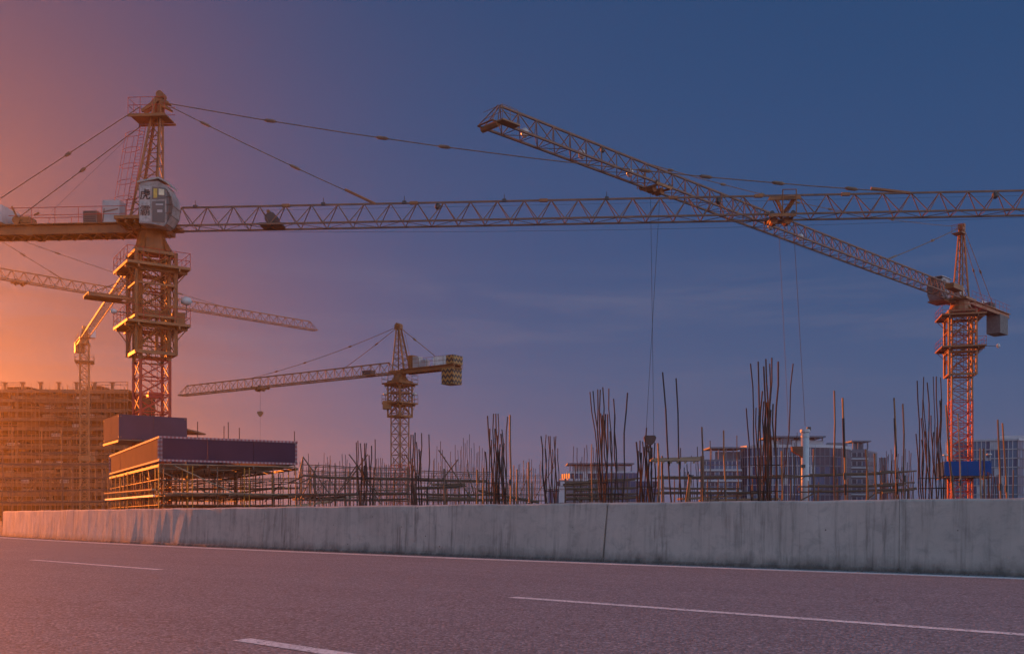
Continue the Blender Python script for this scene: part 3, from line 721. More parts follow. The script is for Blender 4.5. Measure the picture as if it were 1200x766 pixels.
# ---------------- crane B: on the right, 120 m off, its jib coming towards the camera
ZB = lambda y: (606 - y) / F * 120 + EYE
bc = Vector((54.8, 120, 0)); btip = Vector((-2.1, 65.6, 0)); bd = (btip - bc).normalized()
B = hammer('orange tower crane with red lower mast, its jib reaching up over the level jib', bc, R(-14), ZB(352), bd, (btip - bc).length - .9, 1.45, 1.55, 1.75, 14.0, ZB(265), 1.16, ZB(470), ORA, ZB(440), (ZB(409), ZB(372)), 2.45, .09, True, -1.15 * .3, 1.5, JIBM)
root, c, jd, js, J = B['root'], B['c'], B['jd'], B['js'], B['J']
hpb = B['apex'] + jd * .75 - UP * 1.0
o = MB().box(hpb, jd, js, .7, .6, .06).build('head_platform', ORA, root); rails(MB(), [hpb + jd * .7 - js * .6, hpb + jd * .7 + js * .6, hpb - jd * .3 + js * .6], 0, 1.0, .02, .8, False).build('railing', RED, o)
# cab under the root of the jib
cc = c + jd * 2.5 - js * 1.6 + UP * (ZB(341))
def box_cab(root, cc, jd, js, s, m):
    prof = [(-1.1, -.9), (-1.1, 1.1), (.6, 1.15), (1.15, .3), (1.0, -.6), (.4, -1.15)]
    o = MB().prism([cc + jd * x * s + UP * z * s - js * .75 * s for x, z in prof], js * 1.5 * s).build('cab', m, root)
    for k in (-1, 1):
        MB().prism([cc + jd * x * s + UP * z * s + js * (k * .755 * s) for x, z in ((-.05, .0), (-.05, .9), (.5, .95), (.95, .25), (.85, -.3), (.3, -.9))], js * k * .03).build('window', CABGL, o)
    MB().prism([cc + jd * x * s + UP * z * s - js * .65 * s for x, z in ((.66, 1.1), (1.18, .32), (1.05, -.52), (1.09, -.53), (1.22, .34), (.70, 1.12))], js * 1.3 * s).build('windscreen', CABGL, o)
    MB().box(cc - jd * .1 * s + UP * 1.2 * s, jd, js, 1.2 * s, .85 * s, .05).build('roof', m, o)
    return o
box_cab(root, cc, jd, js, 1.15, mat('cab_grey', (.34, .35, .37), .5))
MB().box(cc - UP * 1.42 - jd * .6, jd, js, 1.3, 1.0, .08).bar(cc - UP * 1.5 - js * .5 - jd, cc - UP * 1.5 + js * 1.6 - jd, .08, .12).build('cab_bracket', ORA, root)
mb_ = MB().box(c + jd * 4.2 + js * 1.0 + UP * (B['zj'] + .75), jd, js, 1.4, .5, .3).build('walkway_box', YEL, root)
eb = MB().box(c - jd * 1.6 - js * 1.0 + UP * ZB(340), jd, js, .7, .6, .75).build('electric_cabinet', WHITE, root)
for k in (-.3, .3): MB().box(c - jd * 1.6 - js * 1.62 + jd * k + UP * ZB(340), jd, js, .2, .03, .4).build('door', DARK, eb)
MB().box(c - jd * 1.6 - js * 1.0 + UP * ZB(349), jd, js, 1.3, 1.1, .3).build('cabinet_deck', YEL, root)
for k in range(3): MB().box(c - jd * (11.0 + k * .9) + UP * (B['zj'] - 1.45), jd, js, .45, .85, 1.2).build('counterweight', CONC, root)
MB().box(c - jd * 11.6 - js * 1.02 + UP * (B['zj'] + .9), jd, js, 2.2, .04, .75).build('sign_board', GREYP, root)
for k in (0, 1): MB().tube(c - jd * (8.6 + k * .9) - js * .5 + UP * (B['zj'] + .65), c - jd * (8.6 + k * .9) + js * .5 + UP * (B['zj'] + .65), .42, 10).build('winch_drum', DARK, root)
MB().box(c - jd * 9.0 + UP * (B['zj'] + .25), jd, js, 1.1, .7, .12).build('winch_base', YEL, root)
tie(root, B['apex'] + js * .2, c - jd * 8.6 + js * .8 + UP * (B['zj'] + .3), .04, RODM, (.55,), 0, 2.4, .6); tie(root, B['apex'] - js * .2, c - jd * 10.4 - js * .8 + UP * (B['zj'] + .3), .04, RODM, (.5,), 0, 2.4, .6)
MB().tube(B['apex'], c - jd * 6.8 + UP * (B['zj'] + .7), .012, 3).build('hoist_rope', ROPE, root)
p1 = J['top'](on_jib(J, 1040)); tie(root, B['apex'], p1, .05, RODM, (.42,), .1, 2.4, .8); tie(root, p1 - (p1 - B['apex']).normalized() * 2.2, p1, .1, RODM)
p2 = J['top'](on_jib(J, 752)); tie(root, B['apex'], p2, .035, RODM, (.30, .52, .62, .72, .82, .94), .9, 2.6, .8)
tB = trolley(root, J, 768, YEL, 1.1)
hk = P(761.5, 512, tB.y)
rp = MB(); rp.tube(tB - jd * .3 - UP * .3 + js * .25, Vector((hk.x - .32, hk.y, hk.z)), .016, 4); rp.tube(tB + jd * .3 - UP * .3 - js * .25, Vector((hk.x + .32, hk.y, hk.z)), .016, 4); rp.build('hoist_rope', ROPE, root)
X1, Y1 = Vector((1, 0, 0)), Vector((0, 1, 0))
ho = MB().prism([hk + X1 * x + UP * z - Y1 * .18 for x, z in ((-.50, -.05), (-.40, .13), (.40, .13), (.50, -.05), (.38, -.40), (.16, -.62), (-.16, -.62), (-.38, -.40))], Y1 * .36).build('hook_block', mat('hook_brown', (.06, .028, .022), .6), root)
MB().path([hk + UP * -.6, hk + UP * -.8, hk + UP * -.95 + X1 * .16, hk + UP * -1.15 + X1 * .12, hk + UP * -1.2 - X1 * .1, hk + UP * -1.05 - X1 * .17], .06, 6).build('hook', DARK, ho)
b = MB(); b.path([J['bot'](t, 0) - UP * (.12 + .45 * (1 - ((t - 36) / 36) ** 2)) for t in range(0, 73, 4)], .011, 3); b.build('trolley_rope', ROPE, root)
for x in (615, 682, 738, 903, 938):
    q = J['bot'](on_jib(J, x), 0) + UP * .35
    MB().lathe(q, [(.08, -.34), (.27, -.16), (.30, .12), (.16, .30)], 12).build('floodlight', LAMPW, root, True)
tp = J['bot'](J['L'], 0); o = MB().box(tp - jd * .6 + js * 1.1 - UP * .05, jd, js, .8, .35, .05).tube(tp - js * .8 - UP * .1, tp + js * .8 - UP * .1, .22, 8).build('tip_platform', PALE, root)
rails(MB(), [Vector((v.x, v.y, 0)) for v in (tp - jd * 1.3 + js * 1.3, tp + jd * .1 + js * 1.3, tp + jd * .1 - js * .6)], tp.z, 1.0, .018, .9, False).build('railing', PALE, o)
for x in (706, 898): p = J['top'](on_jib(J, x)); MB().lathe(p - UP * .25, [(.06, .2), (.17, .1), (.17, -.15), (.08, -.22)], 8).build('jib_lamp', DARK, root)
for k in (1, 2): p = c + axes(R(-14))[0] * 2.45 + UP * (ZB(409) + .3)
wv = MB().tube(p, p + X1 * 2.0, .035, 5).build('wind_vane_arm', DARK, root); MB().lathe(p + X1 * 2.0 + UP * .0, [(.05, -.25), (.22, -.1), (.2, .15), (.05, .3)], 8).build('anemometer', LAMPW, wv, True)
fx, fy = axes(R(-14))
# ---------------- crane C: in the middle, 120 m off, jib to the left
ZC = lambda y: (606 - y) / F * 120 + EYE
cb = Vector((-13.7, 120, 0)); ct = Vector((-47.7, 142.5, 0)); cd_ = (ct - cb).normalized()
Cc = hammer('yellow tower crane with chevron counterweight and white slab on its short counter jib', cb, R(51), ZC(436), cd_, (ct - cb).length, 1.2, 1.35, 1.55, 8.8, ZC(382), .78, ZC(545), YEL, ZC(488), (ZC(473), ZC(450)), 1.55, .07, True, .3, 1.2, PALE)
root, c, jd, js, J = Cc['root'], Cc['c'], Cc['jd'], Cc['js'], Cc['J']
for k in range(2): MB().box(c - jd * (5.2 + k * 1.6) - js * 1.0 + UP * (Cc['zj'] + .95), jd, js, .78, .12, .62).build('counterweight_slab', SLABW, root)
def uv_box(mb, name, m, parent):
    o = mb.build(name, m, parent); lay = o.data.uv_layers.new(name='UVMap')
    for f in o.data.polygons:
        n = f.normal; t_ = Vector((-n.y, n.x, 0)) if abs(n.z) < .7 else Vector((1, 0, 0)); b_ = UP if abs(n.z) < .7 else Vector((0, 1, 0)); t_.normalize()
        for li in f.loop_indices: v = o.data.vertices[o.data.loops[li].vertex_index].co; lay.data[li].uv = (v.dot(t_) * .5, v.dot(b_) * .5)
    return o
uv_box(MB().box(c - jd * 7.9 + UP * (Cc['zj'] - 1.15), jd, js, .85, .85, .95), 'counterweight', CHEV, root)
uv_box(MB().box(c - jd * 8.3 + UP * (Cc['zj'] + .75), jd, js, .55, .9, .5), 'counterweight', CHEV, root)
eb = MB().box(c - jd * 2.2 - js * .7 + UP * (Cc['zj'] + 1.0), jd, js, .45, .4, .75).build('electric_cabinet', WHITE, root)
MB().box(c - jd * 3.5 - js * .5 + UP * (Cc['zj'] + .75), jd, js, .4, .4, .5).build('resistor_box', GREYP, root)
MB().box(c - jd * 1.3 - js * .9 + UP * (Cc['zj'] + 1.1), jd, js, .35, .5, .9).build('cab', YEL, root)
p1 = J['top'](on_jib(J, 404)); tie(root, Cc['apex'], p1, .035, PALE, (.4,), .1, 2.2, .6)
p2 = J['top'](on_jib(J, 292)); tie(root, Cc['apex'], p2, .035, PALE, (.3, .6, .8), .5, 2.4, .6)
tie(root, Cc['apex'], c - jd * 5.4 + UP * (Cc['zj'] + 1.5), .045, PALE, (.45,), .0, 2.2, .6)
tC = trolley(root, J, 305, PALE, 1.0, guard=False); hk = P(305, 484, tC.y)
MB().tube(tC - UP * .3, hk, .016, 4).build('hoist_rope', ROPE, root)
ho = MB().prism([hk + X1 * x + UP * z - Y1 * .15 for x, z in ((-.42, .05), (-.3, .25), (.3, .25), (.42, .05), (.12, -.45), (-.12, -.45))], Y1 * .3).build('hook_block', PALE, root)
MB().tube(hk - UP * .4, hk - UP * 5.5, .012, 3).build('sling', ROPE, root)
tw = on_jib(J, 432); MB().box(J['bot'](tw, 0) + UP * .35, jd, js, .7, .45, .3).build('jib_winch', DARK, root)
MB().box(c + axes(R(51))[0] * -1.3 + axes(R(51))[1] * .9 + UP * ZC(475), X1, Y1, .5, .4, .5).build('hydraulic_unit', YEL, root)
for sx in (-1, 1):
    q = c + X1 * sx * 1.75 + UP * (ZC(473) + .2); flood(root, q + UP * 1.0, q, .3)

# ---------------- crane D: far left, slender, jib coming towards the camera behind crane A
dc = Vector((-83.2, 191, 0)); ZD = lambda y: (606 - y) / F * 191 + EYE
dd = (Vector((-49, 130, 0)) - dc).normalized()
D = hammer('slender yellow tower crane in front of the unfinished building, jib foreshortened', dc, R(20), ZD(396), dd, 66, 1.3, 1.3, 1.7, 10.5, ZD(384), .8, None, PALE, None, (ZD(424),), 1.7, .10, True, .0, 1.2)
for k in range(2): MB().box(D['c'] - D['jd'] * (8.6 + k * 1.1) + UP * (D['zj'] - .5), D['jd'], D['js'], .5, .9, 1.0).build('counterweight', ORA, D['root'])
MB().box(D['c'] + D['jd'] * 1.2 + D['js'] * 1.2 + UP * (D['zj'] + .9), D['jd'], D['js'], .8, .6, 1.0).build('cab', WHITE, D['root'])
MB().box(dc + X1 * .4 + UP * ZD(537), X1, Y1, 1.2, 1.0, .5).build('tie_in_collar', PALE, D['root'])

# ---------------- crane E: its mast stands just outside the frame, only the jib shows
ec = Vector((-72.3, 131.5, 0)); et = Vector((-34.6, 171, 0)); ed = (et - ec).normalized()
E = hammer('distant tower crane whose thin sagging jib passes behind the biggest crane', ec, R(20), 32.6 + .98 + .05, ed, (et - ec).length, 1.2, 1.4, 1.65, 12, 40.5, 1.0, None, PALE, None, (), 2, .09, True, .0, 1.3, ORA)
root, J = E['root'], E['J']
p1 = J['top'](on_jib(J, 73)); tie(root, E['apex'], p1, .045, RODM, (.55,), .05, 2.4, .8); tie(root, p1 - (p1 - E['apex']).normalized() * 2, p1, .09, RODM)
p2 = J['top'](on_jib(J, 262)); tie(root, E['apex'], p2, .045, RODM, (.3, .55, .8), .4, 2.4, .8)
trolley(root, J, 23, ORA, 1.0, guard=False)
for k in range(3): MB().box(E['c'] - E['jd'] * (9 + k) + UP * (E['zj'] - 1.2), E['jd'], E['js'], .45, .8, 1.1).build('counterweight', CONC, root)
# ------------------------------------------------------------------ rebar cages and poles behind the barrier
REB = mat('rusty_rebar', (.085, .040, .026), .85, var=.4, scale=2.5)
REBD = mat('dark_rebar', (.045, .027, .024), .85, var=.35, scale=2.5)
BAMB = mat('bamboo_pole', (.22, .105, .04), .6, var=.35, scale=2)
TUBE = mat('scaffold_tube', (.13, .078, .05), .6, rust=(.10, .045, .025), scale=1.5)
PLANK = mat('weathered_plank', (.27, .19, .125), .8, var=.35, scale=2)
YTUBE = mat('yellow_tube', (.42, .18, .018), .5, var=.2, scale=2)
CAGES = 'reinforcing bar cages rising behind the barrier'
POLES = 'single scaffold poles standing behind the barrier'
def bent(name, parent, px, Y, r, m, seg=6, wob=.03, rnd=random):
    """a bar through pixel points px (top first), seen at distance Y, slightly bent"""
    pts = [P(x, y, Y) for x, y in px]
    if len(pts) == 2:
        a, b = pts; pts = [a.lerp(b, t / seg) for t in range(seg + 1)]
        ph = rnd.uniform(0, 6)
        for i in range(1, seg): pts[i] += X1 * (wob * math.sin(ph + i * 1.3)) + Y1 * (wob * math.cos(ph * 2 + i))
    return MB().path(pts, r, 6).build(name, m, parent)
def cage_of_bars(label, bars, Y, r=.024, ties=(), base=590, m=REB, fat=None):
    xs = [b[-1] for b in bars]; c = P(sum(xs) / len(xs), 606, Y); c.z = 0
    root = thing('rebar_cage', c, label, 'rebar cage', CAGES)
    for i, (x0, y0, x1) in enumerate(bars):
        rr = r * .6 * random.uniform(.8, 1.25); yy = Y + random.uniform(-.35, .35); bot = F * EYE / yy + 606
        m_ = REBD if random.random() < .4 else m
        f = (bot - y0) / (588 - y0)           # carry the slope on down to the ground
        o = bent('bar', root, [(x0, y0), (x0 + (x1 - x0) * f, bot)], yy, rr, m_, 8, .035)
    lo, hi = min(xs), max(xs)
    for y in ties:
        a, b = P(lo - 1, y, Y - .3), P(hi + 1, y + random.uniform(-.8, .8), Y - .3); c_, d_ = P(hi + 1, y, Y + .3), P(lo - 1, y, Y + .3)
        MB().path([a, b, c_, d_, a], .011, 4).build('stirrup', REBD, root)
    return root
cage_of_bars('tallest rebar cage, thick dark bundle with long splayed bars before the glass office block',
    [(879.5, 426, 888), (874.5, 478, 881), (888.5, 423.5, 889.5), (886, 477.5, 891), (895, 429, 899), (897.5, 420.5, 903), (893.5, 458, 889), (902, 426, 899), (904.5, 419, 901.5), (906, 473, 910),
     (912, 423.5, 908), (929.5, 426, 917), (895, 470, 895.5), (898.5, 471, 898.5), (902, 471, 901), (897, 476, 897), (900, 478, 900), (903.5, 480, 903), (896, 500, 894)], 30, .036, (560, 575, 545))
cage_of_bars('tall rebar cage straight above the wide black barrier joint, bars leaning outward on both sides',
    [(691.4, 459, 705), (695, 458, 706.5), (700.5, 456, 703.5), (703.5, 456.5, 704.5), (706.4, 453.5, 707), (713.5, 455, 718), (719, 467, 723.5), (720.5, 485, 722), (735.4, 460, 729), (709.5, 485, 711),
     (712, 485, 710), (706, 486, 706), (704, 484, 708), (708, 492, 712), (715, 505, 717)], 27, .03, (565, 578))
cage_of_bars('thick tapering rebar cage beside a tan pole, just past the chevron crane',
    [(571.3, 487, 575), (578.4, 484.5, 580), (581, 484.5, 584), (583.7, 484.5, 582.5), (588.2, 503, 592.5), (590.8, 519, 593), (595, 488, 591.5), (568.7, 529, 571), (574, 502, 577), (580, 502, 582), (583, 510, 585),
     (586, 520, 588), (590, 535, 591), (576, 515, 578), (579, 520, 579.5), (587, 508, 590), (584, 530, 586)], 34, .036, (566, 578))
cage_of_bars('short slim rebar cage with hooked tops beside the pale stepped building',
    [(634, 510.7, 640), (640, 509, 639.5), (642.5, 510.7, 645), (644.6, 510.7, 646.5), (649.3, 511.5, 651), (651.5, 510.7, 651.5), (653.6, 525, 654.5), (647.6, 526, 648.5), (639, 525, 639.5), (650.5, 525, 651), (635.5, 520, 638)], 33, .028, (575,))
cage_of_bars('dense stubby rebar cage right under the dark hanging hook block',
    [(745.7, 517.5, 748), (750, 516, 751), (748, 528, 750), (753, 517, 753), (757.7, 501, 758), (758.5, 520, 759), (760, 522, 761), (762.5, 521, 763), (764, 524, 764.5), (767.5, 518.5, 767), (755, 523, 756), (751.5, 530, 753), (761, 535, 762), (747, 537, 748)], 29, .034, (570,))
cage_of_bars('thin rebar cage among the low scaffold tubes halfway from striped hoarding to chevron crane',
    [(417.5, 518, 420), (419.4, 516, 421), (422.3, 519, 424), (427.4, 519, 427), (429.4, 519, 430), (432.5, 533, 434), (435.4, 522, 433.5), (439.6, 514.5, 437), (425, 536, 426), (427, 545, 427), (429, 540, 429), (423.5, 548, 424)], 40, .038, (560, 575))
cage_of_bars('narrow rebar cage with uneven bars touching the mast of the chevron crane',
    [(481.7, 509, 482.5), (484, 509, 484), (486.5, 506.5, 487), (488, 517.5, 489), (494, 507.3, 493), (491, 526, 491.5), (493, 528, 494), (483, 537, 483.5), (484.5, 545, 485), (502.6, 508.7, 502)], 40, .038, (562,))
cage_of_bars('tall fan shaped rebar cage beside the red mast and plain blue box',
    [(1074.8, 446, 1080), (1082.5, 441.6, 1086), (1086.5, 448, 1091), (1093.6, 441, 1097), (1097.2, 441, 1098.5), (1102.3, 442, 1102.5), (1103, 467, 1104.5), (1101.5, 469, 1102), (1079.5, 489.6, 1082), (1081.5, 468, 1086.5), (1091, 486.5, 1094),
     (1073.4, 508, 1078), (1094, 506, 1096), (1084.5, 505, 1088), (1088, 520, 1090), (1098, 500, 1100), (1080, 515, 1083), (1106, 560, 1107.5)], 29, .026, (572, 560))
for label, x0, x1, ya, yb, n, Y in (
        ('sparse low rebar cage of rusty starter bars under the plank platform', 796, 818, 522, 560, 11, 48),
        ('hazy starter bars crowded at the foot of the striped pole', 1031, 1068, 525, 562, 26, 60),
        ('small dark cage of short bars behind the grey steel pipe', 918, 935, 505, 540, 9, 55),
        ('low cage of short bars before the glass office beyond the red mast', 1158, 1171, 548, 560, 7, 50),
        ('faint distant starter bars rising past the tan pole, spaced wide apart', 603, 634, 535, 562, 18, 75),
        ('faint thin starter bars strewn behind the crossed diagonal tubes', 506, 570, 508, 560, 34, 75),
        ('faint distant starter bars between striped hoarding and thin rebar cage', 350, 414, 528, 562, 30, 80),
        ('pale thin starter bars in front of the pale stepped building', 672, 702, 520, 556, 13, 60),
        ('faint thin starter bars close behind the chevron crane mast', 440, 482, 528, 560, 20, 70)):
    bars = []
    for i in range(n):
        x = x0 + (x1 - x0) * (i + random.uniform(-.3, .3)) / max(1, n - 1); bars.append((x + random.uniform(-1, 1), random.uniform(ya, yb), x))
    cage_of_bars(label, bars, Y, .032, (), m=REB)
def pole(label, top, x_bot, Y, r, m, seg=5, wob=.02, name='scaffold_pole'):
    bot = F * EYE / Y + 606; f = (bot - top[1]) / (587 - top[1]); xb = top[0] + (x_bot - top[0]) * f
    c = P(xb, bot, Y); root = thing(name, c, label, 'pole', POLES)
    r *= .66; bent('shaft', root, [top, (xb, bot)], Y, r, m, seg, wob); q = P(top[0] + (xb - top[0]) * .5, top[1] + (bot - top[1]) * .5, Y)
    MB().tube(q - UP * .09, q + UP * .09, r * 1.55, 6).build('coupler', DARK, root)
    return root
for label, top, xb, Y, r, m in (
        ('rusty pole of even height standing alone past the grey steel pipe', (977.7, 457.5), 979, 26, .034, TUBE),
        ('tan and black pole next to the lone rusty pole past the grey pipe', (987.5, 466), 991, 26, .040, BAMB),
        ('tall thin pole leaning well over, tallest by the plank platform', (776.5, 436), 787, 27, .034, REBD),
        ('tall thin pole leaning over the middle of the plank platform', (792.3, 443), 798.5, 27, .032, REBD),
        ('dark thick pole at the outer end of the plank platform', (822.5, 500), 825.5, 25, .036, TUBE),
        ('thin dark pole just past the plank platform', (832.2, 516), 833.3, 30, .022, TUBE),
        ('tan pole before the low parapet of the office block', (848, 504), 850, 25, .032, BAMB),
        ('thin pale pole with a small head before the office block', (863.5, 510), 865.5, 33, .024, BAMB),
        ('tan pole just short of the grey steel pipe', (916, 528), 916.5, 25, .034, BAMB),
        ('reddish tan pole on the far side of the grey steel pipe', (953.5, 526), 954.5, 25, .034, TUBE),
        ('tan pole before the white window bands of the stepped office wing', (1014.5, 526), 1016, 25, .034, BAMB),
        ('shorter tan pole at the outer edge of the stepped office wing', (1025, 531), 1026.5, 25, .034, BAMB),
        ('tall pole striped tan and dark above the hazy starter bars', (1047.7, 466), 1052, 27, .038, BAMB),
        ('straight rusty pole next to the fan shaped rebar cage', (1058, 473), 1060.5, 27, .036, TUBE),
        ('rusty pole leaning across the edge of the plain blue box', (1108.8, 474.5), 1118, 28, .044, TUBE),
        ('pole standing before the middle of the plain blue box', (1122.5, 484), 1126, 28, .034, PLANK),
        ('pale pole before the outer part of the plain blue box', (1148.7, 525), 1151, 25, .034, PLANK),
        ('dark pole before the outer end of the plain blue box', (1153, 525), 1155, 25, .036, TUBE),
        ('dark tall pole before the glass office beyond the red mast', (1169.3, 491.5), 1173, 26, .036, TUBE),
        ('tan tall pole before the glass office beyond the red mast', (1174.8, 495.5), 1180, 26, .034, BAMB),
        ('short pole low before the glass office beyond the red mast', (1187.7, 550), 1188.5, 26, .026, TUBE),
        ('tan pole at the inner end of the plank platform', (771, 519), 772, 25, .038, BAMB),
        ('tan pole close beside the thick tapering rebar cage', (597.6, 486), 598.2, 30, .044, TUBE),
        ('lone brown pole halfway from tan pole to hooked rebar cage', (619.5, 541), 620, 30, .044, TUBE),
        ('short tan pole beside the lone brown pole', (606, 549.5), 606.3, 30, .038, TUBE),
        ('brown post among crossed diagonal tubes', (520.5, 549), 520.5, 32, .05, TUBE),
        ('short brown post nearest the thick tapering rebar cage', (566.5, 548), 567, 32, .040, TUBE),
        ('short brown post second from the thick tapering rebar cage', (559, 550), 559.5, 32, .036, TUBE),
        ('thin straight pole before the pale stepped building', (693.5, 520), 693.5, 34, .024, BAMB)):
    o = pole(label, top, xb, Y, r, m)
    if ' and black ' in label or 'striped' in label:      # dark wrapped lengths
        fb = F * EYE / Y + 606; xq = top[0] + (xb - top[0]) * (fb - top[1]) / (587 - top[1])
        for f0, f1_ in ((.13, .38), (.55, .62)):
            a_, b_ = (P(top[0] + (xq - top[0]) * f, top[1] + (fb - top[1]) * f, Y) for f in (f0, f1_)); MB().tube(a_, b_, r * .66 * 1.25, 6).build('dark_band', REBD, o)

# grey steel pipe hanging from the big crane's rope
pp = P(943.5, 606, 66.8); pp.z = 0; rr = 4.6 / F * 66.8
pr = thing('steel_pipe', pp, 'thick pale grey steel pipe with flanged top in front of the office block', 'steel pipe')
ZP = lambda y: (606 - y) / F * 66.8 + EYE
STEEL = mat('pale_grey_steel', (.40, .42, .45), .45, var=.12, rust=(.22, .20, .19), rust_amt=.15, scale=1.2)
MB().lathe(pp, [(rr, 0), (rr, ZP(506))], 24).build('barrel', STEEL, pr, True)
MB().lathe(pp, [(rr * 1.02, ZP(507)), (rr * 1.25, ZP(506.2)), (rr * 1.25, ZP(503.2)), (rr * .9, ZP(502.5))], 24).build('flange', STEEL, pr)
MB().lathe(pp, [(rr * 1.06, ZP(512)), (rr * 1.06, ZP(510.6))], 24).build('collar', STEEL, pr)
MB().box(pp + X1 * rr * .9 + UP * ZP(502.2), X1, Y1, .12, .12, .12).build('lifting_lug', DARK, pr)
MB().box(pp - X1 * rr * .8 - Y1 * rr * .6 + UP * ZP(546), X1, Y1, .14, .14, .1).build('bracket', DARK, pr)
MB().path([pp - X1 * rr * 1.2 - Y1 * rr * .5 + UP * ZP(562), pp - Y1 * rr * 1.1 + UP * ZP(557), pp + X1 * rr * 1.1 - Y1 * .1 + UP * ZP(561)], .02, 4).build('strap', DARK, pr)
# rusty formwork plate
fw = thing('formwork_panel', P(934, 590, 48), 'small rusty wedge of formwork hanging beside the grey pipe', 'formwork')
MB().prism([P(x, y, 48) for x, y in ((928, 523), (941, 522.5), (941, 536), (937, 533), (929, 528.5))], Y1 * .25).build('plate', mat('rusty_plate', (.17, .06, .03), .8, var=.3), fw)
MB().path([P(930, 528, 48.3), P(931, 560, 48.3), P(931, 606 + F * EYE / 48.3, 48.3)], .03, 4).path([P(938, 533, 48.3), P(938, 606 + F * EYE / 48.3, 48.3)], .03, 4).build('prop', TUBE, fw)

# ------------------------------------------------------------------ scaffolds
def scaffold(label, Y, xs, y_levels, y_top, depth=1.3, r=.028, m=TUBE, braces=(), planks=(), jit=4.0, cat='scaffold', sag=.5, group='tube scaffolds on the site'):
    """standards at pixel columns xs, ledgers at rows y_levels [(xa, ya, xb, yb, radius)]"""
    c = P(sum(xs) / len(xs), 606, Y); c.z = 0
    root = thing('scaffold', c, label, cat, group)
    for x in xs:
        for k, dy in enumerate((0, depth)):
            yt = y_top + random.uniform(-jit, jit) + (3 if k else 0); yy = Y + dy + random.uniform(-.1, .1)
            p = P(x + random.uniform(-.8, .8), yt, yy); q = Vector((p.x + random.uniform(-.06, .06), yy, 0))
            member('standard', root, q, p, r * random.uniform(.6, 1.0), m)
    for xa, ya, xb, yb, rr in y_levels:
        n = 4; pts = [P(xa + (xb - xa) * t / n, ya + (yb - ya) * t / n + sag * math.sin(math.pi * t / n) + (random.uniform(-.5, .5) if 0 < t < n else 0), Y - .06) for t in range(n + 1)]
        MB().path(pts, rr, 5).build('ledger', m, root)
        if depth: MB().path([p + Y1 * (depth + .1) for p in pts], rr * .8, 5).build('ledger', m, root)
    for xa, ya, xb, yb in braces: member('brace', root, P(xa, ya, Y - .15), P(xb, yb, Y - .15), r * 1.1, m)
    for xa, ya, xb, yb in planks:
        a, b = P(xa, ya, Y), P(xb, yb, Y)
        for k in range(3): MB().bar(a + Y1 * (.2 + k * .34), b + Y1 * (.2 + k * .34), .15, .03).build('plank', PLANK, root)
    return root
frange = lambda a, b, s: [a + s * i + random.uniform(-.25, .25) * s for i in range(int((b - a) / s) + 1)]
scaffold('wide tube scaffold with two thick rails running from striped hoarding to chevron crane', 44, frange(346, 478, 8.2),
    [(338, 565, 356, 557, .04), (356, 557, 478, 560.5, .045), (338, 579, 478, 577.5, .048), (352, 544, 478, 549, .020), (352, 551, 478, 554, .018), (346, 566, 478, 567, .022), (344, 585, 478, 584, .03)], 547,
    1.6, .026, TUBE, ((355, 535, 386, 578), (355, 535, 350, 560), (418, 545, 388, 589), (418, 545, 446, 590), (409, 532, 445, 581), (431, 532, 400, 575), (362, 560, 378, 590), (372, 545, 352, 585)), ((352, 580.5, 398, 579),), 5)
scaffold('low tangled tube scaffold behind crossed diagonal tubes past the chevron crane mast', 42, frange(484, 628, 7.4),
    [(478, 560.5, 570, 563, .042), (484, 571, 545, 568, .04), (484, 578, 590, 579, .035), (560, 574, 632, 588, .05), (484, 584, 600, 585, .045), (484, 551, 575, 553, .018)], 566,
    1.6, .024, TUBE, ((514, 527, 552, 583), (537, 538, 518, 562), (475, 532, 494, 566), (548, 550, 556, 580)), ((505, 567, 545, 566), (500, 582, 560, 583)), 9)
scaffold('thin pole lattice with long level rails before the office block', 31, frange(776, 1060, 17),
    [(770, 558.5, 905, 558, .034), (948, 556, 1050, 553, .032), (770, 577, 905, 576.5, .036), (948, 568.5, 1060, 568, .03), (948, 575, 1065, 573, .03), (776, 571, 870, 572, .02), (905, 557, 950, 557, .028)], 561,
    1.0, .020, TUBE, ((938, 586, 965, 572), (1010, 590, 1030, 574), (838, 586, 846, 574)), ((800, 584, 870, 580), (826, 585.5, 915, 584)), 6)
scaffold('fine hazy lattice of thin tubes far behind the low scaffolds', 62, frange(352, 640, 5.2), [(350, 556, 640, 557, .016), (350, 563, 640, 564, .016), (350, 571, 640, 572, .018), (350, 578, 640, 579, .02), (350, 586, 640, 586, .02)], 551, 3.0, .02, TUBE, tuple((x, random.uniform(575, 588), x + random.choice((-1, 1)) * random.uniform(10, 24), random.uniform(545, 565)) for x in range(360, 630, 19)), ((380, 583, 430, 582), (440, 574, 480, 573), (560, 586, 600, 585)), 13)
scaffold('cluttered brown scaffold with sloping plank decks before the pale stepped building', 38, frange(664, 744, 9),
    [(662, 566, 706, 563.5, .05), (690, 562, 750, 560, .035), (664, 572, 748, 571, .03), (664, 578.5, 748, 578, .03), (664, 584, 750, 582, .05)], 560,
    1.4, .024, TUBE, ((675, 582, 682, 590), (690, 590, 697, 580)), ((662, 568, 690, 567), (664, 584, 694, 582), (676, 574, 700, 573)), 5)
scaffold('hazy tube scaffold at the foot of the hazy starter bars', 58, frange(1034, 1072, 6), [(1032, 552, 1074, 551.5, .05), (1034, 566, 1072, 565, .045), (1034, 577, 1074, 572, .08)], 556, 1.3, .028, TUBE, ((1050, 556, 1066, 572),), ((1052, 576, 1074, 571),), 5)
